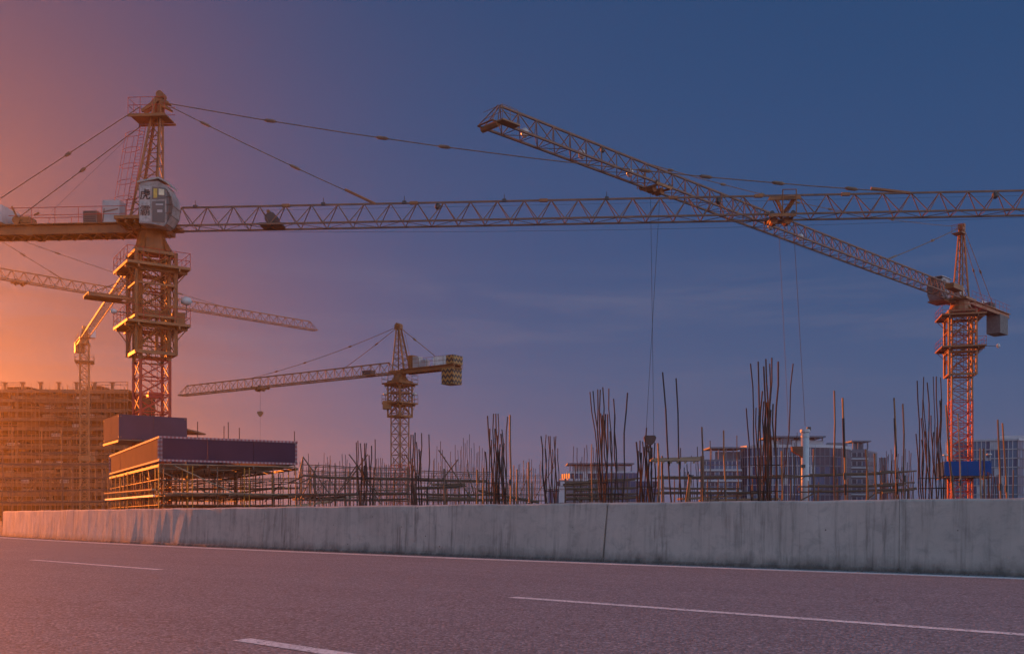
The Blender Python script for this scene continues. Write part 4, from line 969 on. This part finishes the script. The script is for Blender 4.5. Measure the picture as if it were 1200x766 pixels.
# plank platform on poles
pf = thing('plank_platform', P(795, 590, 27), 'narrow platform of loose pale planks high between leaning poles', 'platform')
for k in range(4):
    a, b = P(762 + k * 2.5, 539.2 - (k % 2) * 1.2, 27 + k * .3), P(820 - (k % 3) * 9, 538.6 - k * .8, 27 + k * .3); MB().bar(a, b, .13, .03).build('plank', PLANK, pf)
for x in (768, 777, 786, 794, 803, 813): MB().tube(P(x, 541.5, 26.8), P(x + 2, 537.2, 28.4), .035, 5).build('putlog', PLANK, pf)
for x, y in ((772, 26.9), (824, 26.9), (776, 28.2), (822, 28.2)): member('standard', pf, Vector(((x - 600) / F * y, y, 0)), P(x, 534, y), .03, TUBE)
pd = thing('diagonal_prop', P(797, 590, 26), 'yellow tan diagonal prop below the plank platform', 'prop'); MB().tube(P(796.5, 606 + F * EYE / 26, 26), P(809, 557, 26), .045, 6).build('shaft', BAMB, pd); MB().tube(P(808.6, 558.5, 26), P(809.3, 556, 26), .07, 6).build('head_plate', DARK, pd)
# ------------------------------------------------------------------ blue hoardings round the big crane
NAVY = mat('navy_sheet', (.044, .029, .058), .9, spec=.12, var=.12, scale=.6)
BLUE = mat('bright_blue_sheet', (.004, .065, .26), .75, spec=.2, var=.12, scale=.6)
STRW = mat('striped_tape_white', (.34, .24, .26), .7); STRR = mat('striped_tape_red', (.28, .09, .10), .7)
def hoarding(label, a, b, d, z0, z1, m, stripes, group='blue hoardings round the crane masts', thick=.08):
    """two sheets seen: from corner a to b and from a to d; the other two close the box"""
    a, b, d = Vector((*a, 0)), Vector((*b, 0)), Vector((*d, 0)); e = b + d - a
    root = thing('hoarding', a, label, 'hoarding', group)
    inward = ((b - a).normalized() + (d - a).normalized()).normalized()
    for p, q in ((a, b), (a, d), (d, e), (b, e)):
        dirv = (q - p).normalized(); s = Vector((-dirv.y, dirv.x, 0)); mid = (p + q) / 2; ctr = (a + e) / 2
        if s.dot(ctr - mid) < 0: s = -s
        n = max(1, round((q - p).length / 2.4)); L = (q - p).length / n
        for k in range(n):
            c = p + dirv * L * (k + .5) + s * (thick / 2 + random.uniform(0, .018)) + UP * (z0 + z1) / 2
            MB().box(c, dirv, Vector((-dirv.y, dirv.x, 0)), L / 2 - .010, thick / 2, (z1 - z0) / 2).build('panel', m, root)
        for z in (z0 + .12, z1 - .12): MB().bar(p + s * (thick + .05) + UP * z, q + s * (thick + .05) + UP * z, .05, .05).build('rail', TUBE, root)
        if stripes and (p, q) in ((a, b), (a, d)):
            w = .055
            def band(P0, P1):
                L_ = (P1 - P0).length; n_ = int(L_ / .11); mb = MB()
                for k in range(n_):
                    mb.bar(P0.lerp(P1, k / n_), P0.lerp(P1, (k + .97) / n_), .02, w, k % 2)
                o = mb.build('warning_tape', [STRW, STRR], root); o['kind'] = 'stuff'
            off = -s * .022
            band(p + off + UP * (z0 + w), q + off + UP * (z0 + w)); band(p + off + UP * (z1 - w), q + off + UP * (z1 - w))
            for v in (p, q):
                t_ = v.lerp(q if v is p else p, .09 / (q - p).length); band(t_ + off * 1.4 + UP * (z0 + .16), t_ + off * 1.4 + UP * (z1 - .16))
    return root, e
C0, Cb, Cd = (-19.75, 55.0), (-12.9, 59.0), (-29.7, 72.5)
H1, e1c = hoarding('long navy hoarding edged with red and white striped tape on yellow scaffold', C0, Cb, Cd, 4.14, 5.55, NAVY, True)
# deck under the sheets
def grid_deck(root, a, b, d, z, m, step=1.2):
    a, b, d = Vector((*a, 0)), Vector((*b, 0)), Vector((*d, 0)); u, v = b - a, d - a
    n = int(v.length / .42); k = 0
    for i in range(n):
        f = (i + .5) / n
        if random.random() < .08: continue
        MB().bar(a + v * f + u * random.uniform(.0, .05) + UP * (z + random.uniform(-.02, .02)), a + v * f + u * random.uniform(.94, 1.02) + UP * (z + random.uniform(-.02, .02)), .17, .03).build('plank', PLANK, root)
    for i in range(4): MB().bar(a + u * (i / 3) + UP * (z - .11), a + v + u * (i / 3) + UP * (z - .11), .05, .07).build('joist', TUBE, root)
SCA = thing('scaffold', Vector((-21, 62, 0)), 'dense scaffold of yellow and brown tubes carrying the striped navy hoarding', 'scaffold', 'tube scaffolds on the site')
grid_deck(SCA, C0, Cb, Cd, 4.0, PLANK)
grid_deck(SCA, (-19.3, 54.7), (-10.2, 60.2), (-24.5, 63.5), 2.35, PLANK)
va, vb, vd = Vector((*C0, 0)), Vector((*Cb, 0)), Vector((*Cd, 0)); u_, v_ = vb - va, vd - va
for i in range(12):
    for jx in range(6):
        q = va + v_ * (i / 11) + u_ * (jx / 5) + X1 * random.uniform(-.12, .12) + Y1 * random.uniform(-.12, .12)
        edge = i == 0 or jx == 0 or (jx == 5)
        if not edge and random.random() < .35: continue
        member('standard', SCA, q, q + UP * 3.9, .035, YTUBE if (edge and random.random() < .55) or random.random() < .15 else TUBE)
        if edge and random.random() < .6: q2 = q + X1 * .28; member('standard', SCA, q2, q2 + UP * 3.9, .03, YTUBE if random.random() < .5 else TUBE)
for z in (.9, 1.7, 2.2, 3.1):
    for jx in (0, 2, 4, 5): member('ledger', SCA, va + u_ * jx / 5 + UP * (z + random.uniform(-.05, .05)), vd + u_ * jx / 5 + UP * (z + random.uniform(-.05, .05)), .028, TUBE)
    for i in range(0, 12, 2): member('ledger', SCA, va + v_ * i / 11 + UP * z, vb + v_ * i / 11 + UP * z, .028, TUBE)
for i in range(0, 10, 3):
    member('brace', SCA, va + v_ * i / 11 + UP * .3, va + v_ * (i + 2) / 11 + UP * 3.8, .03, TUBE)
    member('brace', SCA, va + v_ * i / 11 + u_ * .1 + UP * 3.9, va + v_ * i / 11 + u_ * .55 + UP * 2.3, .04, PLANK)
for k in range(5): MB().bar(va + u_ * (.2 + k * .12) - Y1 * .6 + UP * (1.0 + k * .02), va + u_ * (1.25 + k * .05) + UP * (1.9 + k * .1), .14, .035).build('plank', PLANK, SCA)
MB().bar(va - u_.normalized() * .3 + UP * 2.55, vd - u_.normalized() * .3 + UP * 2.75, .12, .04).build('plank', PLANK, SCA); MB().bar(va - u_.normalized() * .3 + UP * 2.2, vd - u_.normalized() * .3 + UP * 2.3, .05, .05).build('handrail', mat('white_tube', (.6, .58, .55), .5), SCA)
for x, y0, lab in ((231.5, 494, 'thin bar sticking up behind the striped hoarding, closest to the slate blue hoarding'), (262.5, 499, 'shorter bar of the close pair behind the striped hoarding'), (267.5, 494.5, 'taller bar of the close pair behind the striped hoarding'), (280.5, 501, 'lone thin bar behind the striped hoarding between the close pair and its end'), (345, 505, 'thin bar sticking up at the far end of the striped hoarding')):
    c = P(x, 530, 68); c.z = 3.9
    rb = thing('starter_bar', c, lab, 'rebar', 'thin bars sticking up behind the striped hoarding'); member('shaft', rb, c, P(x, y0, 68), .03, REBD)
# plain grey-blue box round the mast
U0, Ub, Ud = (-26.85, 67.0), (-23.05, 69.6), (-29.55, 71.0)
H2, _ = hoarding('plain slate blue hoarding wrapped round the red mast, without tape', U0, Ub, Ud, 6.37, 8.03, mat('slate_sheet', (.055, .046, .078), .9, spec=.12, var=.1, scale=.6), False)
ua, ub, ud = Vector((*U0, 0)), Vector((*Ub, 0)), Vector((*Ud, 0))
for i in range(11): MB().bar(ua + (ud - ua) * (i + .5) / 11 + UP * 6.3, ub + (ud - ua) * (i + .5) / 11 + UP * 6.3, .15, .03).build('plank', PLANK, H2)
for i in range(3): MB().bar(ua + (ub - ua) * i / 2 + UP * 6.2, ud + (ub - ua) * i / 2 + UP * 6.2, .05, .07).build('joist', TUBE, H2)
for q in (ub, ub + ud - ua, ua + (ub - ua) * .5): member('standard', H2, q * .98 + ac * .02, q * .98 + ac * .02 + UP * 6.2, .045, TUBE)
# plain bright blue box round crane B's mast
a_ = P(1106.5, 606, 117.4); fx, fy = axes(R(-14)); aw = Vector((a_.x, a_.y, 0)); bw = aw + fx * 5.2; dw = aw + fy * 5.0 - fx * .0
H3, _ = hoarding('bright blue plain hoarding round the red lower mast before the glass office', (aw.x, aw.y), (bw.x, bw.y), (dw.x, dw.y), (606 - 557) / F * 117 + EYE, (606 - 540) / F * 117 + EYE, BLUE, False)
grid_deck(H3, (aw.x, aw.y), (bw.x, bw.y), (dw.x, dw.y), (606 - 557.5) / F * 117 + EYE - .08, PLANK)
for i in (0, 1):
    q = aw + fx * (.2 + 4.8 * i) + fy * .4 + UP * ((606 - 540) / F * 117 + EYE)
    lp = MB().tube(q - UP * 5, q + UP * .7, .04, 5).build('lamp_post', DARK, H3); MB().lathe(q + UP * .75, [(.15, -.12), (.36, 0), (.2, .14)], 10).build('lamp', LAMPW, lp, True)
for q in (aw + fx * .3 + fy * .3, bw - fx * .3 + fy * .3): member('standard', H3, q, q + UP * 5.9, .05, TUBE)

# ------------------------------------------------------------------ the unfinished concrete building, far left
BY = 205.0; ZU = lambda y: (606 - y) / F * BY + EYE; XU = lambda x: (x - 600) / F * BY
RAW = mat('raw_concrete', (.19, .115, .07), .95, spec=.1, var=.4, scale=.25)
RAWD = mat('shade_dark_concrete', (.035, .024, .018), .95, spec=.1, var=.25, scale=.3)  # raw concrete darkened in the colour to paint the shade of the open floors
bx0, bx1 = XU(-70), XU(217); UB = thing('unfinished_building', Vector(((bx0 + bx1) / 2, BY + 8, 0)), 'long unfinished concrete building with many open floors behind the cranes', 'building')
floors = [589, 577, 566.5, 555, 544, 534, 522.6, 512, 501, 490, 479.5, 468, 457]
right_end = [150] * 7 + [216, 213] + [150] * 4
for k, (y, xe) in enumerate(zip(floors, right_end)):
    z = ZU(y); xe = XU(xe)
    MB().box(Vector(((bx0 + xe) / 2, BY + 8, z)), X1, Y1, (xe - bx0) / 2, 8, .17).build('slab', RAW, UB)
    MB().box(Vector(((bx0 + xe) / 2 - .01, BY - .14, z - .34)), X1, Y1, (xe - bx0) / 2 - .02, .13, .2).build('edge_beam', RAW, UB)
    if k + 1 < len(floors):
        zn = ZU(floors[k + 1]); h = zn - z
        x = bx0 + .6
        while x < xe - .3:
            if xe < XU(180): MB().box(Vector((x, BY + .75, z + h / 2)), X1, Y1, .22, .28, h / 2 - .18).build('column', RAW, UB)
            x += random.choice((3.75, 3.75, 7.5))
        x = bx0; xe = min(xe, XU(150))
        while x < xe - 2:
            w_ = random.uniform(2, 6)
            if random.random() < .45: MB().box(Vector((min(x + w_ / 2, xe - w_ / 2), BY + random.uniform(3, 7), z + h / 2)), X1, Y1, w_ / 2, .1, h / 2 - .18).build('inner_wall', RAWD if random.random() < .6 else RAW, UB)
            x += w_
        for _ in range(5):
            q = random.uniform(bx0 + 2, xe - 3); MB().box(Vector((q, BY + random.uniform(.6, 1.2), z + .5)), X1, Y1, random.uniform(.5, 1.4), .2, random.uniform(.2, .45)).build('formwork_stack', WHITE if random.random() < .3 else PLANK, UB)
zt = ZU(457)
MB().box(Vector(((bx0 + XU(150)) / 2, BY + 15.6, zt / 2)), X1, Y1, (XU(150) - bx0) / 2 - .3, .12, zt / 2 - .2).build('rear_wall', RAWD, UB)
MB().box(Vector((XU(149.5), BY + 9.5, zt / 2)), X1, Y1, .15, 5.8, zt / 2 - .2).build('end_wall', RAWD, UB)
x = bx0 + 2
while x < XU(150):
    MB().box(Vector((x, BY + .5, zt + .75)), X1, Y1, .22, .22, .75).box(Vector((x, BY + .5, zt + 1.62)), X1, Y1, .45, .35, .12).build('roof_column', RAW, UB); x += 3.75
for xa, xb, y in ((-20, 28, 451), (86, 150, 451), (-20, 30, 448.5), (88, 150, 448)): MB().tube(Vector((XU(xa), BY + .2, ZU(y))), Vector((XU(xb), BY + .2, ZU(y - .7))), .05, 4).build('guard_rail', TUBE, UB)
for x in range(-20, 150, 7): member('guard_post', UB, Vector((XU(x), BY + .2, zt)), Vector((XU(x), BY + .2, ZU(447 + random.uniform(-2, 3)))), .035, TUBE)
for xa, xb, h_ in ((0, 26, .9), (28, 33, .6), (95, 112, 1.1)): MB().box(Vector((XU((xa + xb) / 2), BY + 5, zt + .17 + h_ / 2)), X1, Y1, (xb - xa) / F * BY / 2, 2.2, h_ / 2).build('roof_upstand', RAWD, UB)
# its scaffold: standards, ledgers at every lift
SC2 = thing('scaffold', Vector((XU(70), BY - 1.4, 0)), 'tall faint scaffold of close lifts covering the unfinished concrete building', 'scaffold', 'tube scaffolds on the site')
for x in frange(-8, 212, 5.4):
    top = 452 if x < 153 else 496
    member('standard', SC2, Vector((XU(x), BY - 1.5, 0)), Vector((XU(x), BY - 1.5, ZU(top + random.uniform(-5, 8)))), .07, TUBE)
y = 586.0
while y > 456:
    xe = 152 if y < 496 or y > 516 else 213
    member('ledger', SC2, Vector((XU(-8), BY - 1.55, ZU(y))), Vector((XU(xe), BY - 1.55, ZU(y + random.uniform(-.6, .6)))), .05, TUBE)
    if random.random() < .75: a0 = random.uniform(-8, 90); MB().bar(Vector((XU(a0), BY - 1.0, ZU(y + .6))), Vector((XU(a0 + random.uniform(40, 95)), BY - 1.0, ZU(y + .6))), .35, .05).build('plank', PLANK, SC2)
    y -= 5.45
for k in range(9): a0 = random.uniform(0, 180); b0 = random.uniform(500, 585); member('brace', SC2, Vector((XU(a0), BY - 1.6, ZU(b0))), Vector((XU(a0 + 22), BY - 1.6, ZU(b0 - 30))), .045, TUBE)
# a nearer scaffold, with heavier tubes
NY = 96.0
SC3 = scaffold('nearer heavy scaffold of widely spaced tubes before the unfinished building', NY, [-6, 3, 15, 26, 49, 51, 60, 72, 73.5, 84, 95, 104, 112, 121, 128],
    [(-6, 588, 130, 587, .09), (-6, 575, 132, 573, .055), (-6, 543, 132, 543, .06), (-6, 560, 132, 559, .05), (20, 530, 90, 529, .05)], 545, 2.0, .042, TUBE,
    ((0, 530, 16, 505), (20, 590, 46, 560), (80, 588, 100, 562), (2, 545, 12, 590)), ((10, 589, 60, 588), (36, 542.5, 74, 543.5)), 22)
for x, yt in ((15, 500), (49, 502), (72, 502)): member('standard', SC3, Vector(((x - 600) / F * NY, NY, 0)), P(x, yt, NY), .05, BAMB)
SC4 = scaffold('low cross braced scaffold in the shade under the striped navy hoarding', 66, frange(150, 352, 9), [(150, 573, 350, 571, .04), (150, 583, 350, 581, .05), (150, 563, 350, 560, .035)], 560, 2.0, .03, TUBE, ((200, 588, 230, 562), (262, 560, 290, 588), (310, 588, 335, 560)), ((210, 586, 330, 570), (190, 580, 300, 583)), 7)

# ------------------------------------------------------------------ far office buildings
GL1 = glass_mat('office_glass', (.010, .036, .095), .3); GL2 = glass_mat('office_glass_pale', (.035, .085, .155), .3); GL3 = glass_mat('office_glass_dark', (.006, .016, .042), .3)
OFB = mat('office_dark_wall', (.085, .105, .15), .6, var=.1, scale=.3)
OFW = mat('office_white', (.36, .40, .46), .6, var=.08, scale=.3); OFG = mat('office_grey', (.10, .12, .165), .6, var=.1, scale=.3); OFD = mat('office_red_net', (.20, .08, .08), .8)
class Block:
    """a building face by face: floors, piers and window panes as parts"""
    def __init__(s, label, Y, cx, group='glass office buildings beyond the site'):
        s.Y = Y; s.root = thing('office_building', Vector(((cx - 600) / F * Y, Y + 10, 0)), label, 'office building', group)
    def pt(s, x, y, dY=0): return P(x, y, s.Y + dY)
    def mass(s, xa, xb, ytop, d0, depth, m, ybot=608, name='wall'):
        a, b = s.pt(xa, ytop, d0), s.pt(xb, ytop, d0); z1 = a.z
        plan = [s.pt(xa, 606, d0), s.pt(xb, 606, d0), s.pt(xb - .3, 606, d0 + depth), s.pt(xa + .3, 606, d0 + depth)]
        MB().prism([Vector((p.x, p.y, 0)) for p in plan], UP * z1).build(name, m, s.root)
    def slabline(s, pts, y, th, m=OFW, out=.35, name='floor_band'):
        """band following plan points [(px, dY)] at row y"""
        mb = MB(); z = EYE + (HOR - y) / F * s.Y
        for (xa, da), (xb, db) in zip(pts, pts[1:]):
            a, b = s.pt(xa, 606, da), s.pt(xb, 606, db); a.z = b.z = z; mb.bar(a - Y1 * out * .5, b - Y1 * out * .5, out, th)
        mb.build(name, m, s.root)
    def panes(s, pts, ya, yb, w, mats, frame=OFW, pier=.0, gap=.10, prob=(0.6, .25, .15), fr=.10):
        za, zb = EYE + (HOR - ya) / F * s.Y, EYE + (HOR - yb) / F * s.Y
        for (xa, da), (xb, db) in zip(pts, pts[1:]):
            a, b = s.pt(xa, 606, da), s.pt(xb, 606, db); a.z = b.z = 0; d = (b - a); n = max(1, round(d.length / w)); d = d / n; e = d.normalized(); no = Vector((e.y, -e.x, 0))
            for k in range(n):
                c = a + d * (k + .5) + UP * (za + zb) / 2; m = random.choices(mats, prob[:len(mats)])[0]
                o = MB().box(c + no * .06, e, Vector((-e.y, e.x, 0)), d.length / 2 - gap, .06, abs(za - zb) / 2 - gap).build('window', m, s.root)
                if fr:
                    MB().bar(a + d * k + no * .12 + UP * min(za, zb), a + d * k + no * .12 + UP * max(za, zb), fr * .6, fr).build('mullion', frame, o)
    def pergola(s, xa, xb, y, ybase, d0, depth, m=OFG, n=6):
        a, b = s.pt(xa, y, d0), s.pt(xb, y, d0); zb = s.pt(xa, ybase, d0).z
        r = MB().box(Vector(((a.x + b.x) / 2, s.Y + d0 + depth / 2, a.z)), X1, Y1, (b.x - a.x) / 2 + .8, depth / 2 + .8, .22).build('roof_canopy', m, s.root)
        for k in range(n):
            x = a.x + (b.x - a.x) * k / (n - 1); member('canopy_post', s.root, Vector((x, s.Y + d0 + .2, zb)), Vector((x, s.Y + d0 + .2, a.z)), .18, m, 'box')
# pale stepped building
g = Block('pale low stepped office building with roof canopy and dark glass wing', 300, 700)
g.mass(666, 740, 552, 6, 14, OFB); g.mass(655, 746, 562, 3, 12, OFB); g.mass(641, 662, 571, 0, 10, OFB); g.mass(663, 772, 572, 1, 12, OFG)
g.pergola(668, 740, 543, 552, 8, 10, OFG, 10); g.mass(672, 704, 546, 10, 6, OFW, name='penthouse'); g.mass(722, 733, 546.5, 10, 6, OFW, name='penthouse')
g.panes([(658, 8), (668, 3.0), (704, 2.9)], 560, 553.5, 1.3, [GL3, GL1, OFW], OFW); g.slabline([(656, 8), (667, 2.8), (748, 2.6)], 561.5, .35); g.slabline([(664, 6), (742, 5.8)], 552.2, .3)
g.panes([(704, 2.9), (747, 2.8)], 560.5, 553, 1.5, [GL1, GL3, GL2], OFG)
g.panes([(652, 2.9), (662, 2.8)], 569, 563, 1.2, [GL3, OFW], OFW); g.panes([(642, -.1), (662, -.2)], 589, 572.5, 1.6, [GL2, GL1, OFW], OFW)
for yy in (563, 571.5, 580): g.panes([(706, .9), (771, .8)], yy + 7.6, yy, 1.7, [GL1, GL3, GL2], OFG); g.slabline([(664, .9), (772, .7)], yy + 8, .16, OFG)
g.slabline([(640, 0), (663, -.2)], 571, .35)
# office block with the curved corner
g = Block('long office block, banded white wing joined to a curved blue glass corner', 300, 905)
g.mass(822, 868, 538, 3, 16, OFB); g.pergola(834, 868, 524.5, 538, 5, 10, OFG, 5); g.mass(838, 870, 529, 7, 8, OFG, name='penthouse')
for yy in (539.5, 552, 564.5, 577):
    g.panes([(822.5, 2.9), (868, 2.8)], yy + 4.2, yy, 1.35, [GL1, GL3, GL2], OFW, gap=.05); g.panes([(822.5, 2.9), (868, 2.8)], yy + 9.3, yy + 5, 1.35, [GL2, GL1], OFW, gap=.05, prob=(.7, .3)); g.slabline([(820, 2.7), (869, 2.6)], yy + 10.6, .3)
curve = [(868, 8), (876, 3), (893, .4), (912, -.6), (934, -.8), (955, -.4), (972, .8), (985, 3.2), (993, 7), (997, 12)]
core = MB(); cpts = [g.pt(x, 606, d + .25) for x, d in curve] + [g.pt(997, 606, 24), g.pt(868, 606, 24)]
core.prism([Vector((p.x, p.y, 0)) for p in cpts], UP * ((606 - 523) / F * 300 + EYE)).build('wall', OFG, g.root)
rows = [523.5 + 11.2 * k for k in range(6)]
for i, yy in enumerate(rows):
    g.panes(curve[:6], yy + 10.4, yy, 1.55, [GL1, GL2, OFW], OFW, prob=(.58, .27, .15)); g.panes(curve[5:], yy + 10.4, yy, 1.55, [GL3, GL1], OFG, prob=(.7, .3))
    g.slabline(curve[:6], yy + 10.8, .13, OFW, .2); g.slabline(curve[5:], yy + 10.8, .13, OFG, .2)
g.slabline(curve, 522.6, .45, OFW, .3)
g.mass(902, 965, 515.5, 6, 12, OFW, name='penthouse'); g.pergola(903, 964, 511.5, 516, 5, 12, OFG, 8); g.mass(915, 928, 513, 5, 6, OFG, name='penthouse')
g.mass(968, 993, 518.5, 10, 10, OFG, name='penthouse')
for x in (970, 979, 988): MB().box(g.pt(x, 552, -.4) + Y1 * 1.5, X1, Y1, .10, .08, 7.5).build('red_mast_climber', OFD, g.root)
# stepped wing beyond it
g = Block('tall white office wing with dark window bands and small roof canopy', 320, 1012)
g.mass(997, 1017, 526, 0, 10, OFB); g.prism = None
cp = [g.pt(1017, 606, 0), g.pt(1028, 606, 10), g.pt(1006, 606, 12)]
MB().prism([Vector((p.x, p.y, 0)) for p in cp], UP * g.pt(0, 527.5).z).build('wall', OFG, g.root)
g.pergola(1000, 1017, 516.8, 526, 1, 6, OFG, 4); g.mass(1001, 1010, 519, 2, 4, OFG, name='penthouse')
for k in range(6):
    yy = 530 + k * 10.4
    g.panes([(998, -.05), (1016, -.1)], yy + 5, yy, 1.5, [GL3, GL1], OFW); g.slabline([(997, -.05), (1017, -.1)], yy + 7.4, .22); g.panes([(1017.5, .6), (1027, 9.2)], yy + 5, yy, 1.7, [GL3, GL1, OFG], OFG)
g.mass(1031, 1039, 536, 12, 6, OFG, name='rear_wing')
# glass office beyond the red mast
g = Block('glass office of many small panes beyond the red crane mast', 290, 1165)
cp = [g.pt(1109, 606, 8.3), g.pt(1150, 606, 4.3), g.pt(1192, 606, .4), g.pt(1216, 606, 8.4), g.pt(1216, 606, 24), g.pt(1109, 606, 24)]
MB().prism([Vector((p.x, p.y, 0)) for p in cp], UP * g.pt(0, 514.8).z).build('wall', OFG, g.root)
for k in range(7):
    yy = 515.5 + k * 10.6
    face = [(1109, 8), (1150, 4), (1192, 0)]; side = [(1192, 0), (1216, 8)]
    g.panes(face, yy + 9.8, yy, 1.25, [GL2, GL1, OFW], OFW, prob=(.62, .28, .10)); g.panes(side, yy + 9.8, yy, 1.5, [GL1, GL2], OFG, prob=(.6, .4))
    g.slabline(face, yy + 10.2, .13, OFW, .25); g.slabline(side, yy + 10.2, .13, OFG, .25)
g.slabline([(1109, 8), (1192, 0), (1216, 8)], 514.6, .3, OFW)
g.mass(1172, 1214, 510, 9, 8, OFW, name='penthouse')
# a low pale wall of a shed seen under the blue box
g = Block('small pale plain block showing between fan shaped cage and red mast', 230, 1112); g.mass(1106, 1117, 560, 0, 8, OFB); g.slabline([(1105.5, -.1), (1117.5, -.1)], 560, .2, OFG); g.panes([(1107, -.05), (1116, -.05)], 586, 580, 1.6, [GL1], OFG)
# ------------------------------------------------------------------ air
def haze():
    m = bpy.data.materials.new('evening_haze'); m.use_nodes = True; t = NT(m.node_tree)
    v = t.n('ShaderNodeVolumePrincipled', {'Color': (1, .90, .78, 1), 'Density': .00032, 'Anisotropy': .80})
    t.n('ShaderNodeOutputMaterial', {1: v.outputs[0]})
    h = HALF + 12
    o = MB().box((0, 0, 23.5), (1, 0, 0), (0, 1, 0), h, h, 24.6).build('haze', m)
    tag(o, kind='stuff')
haze()
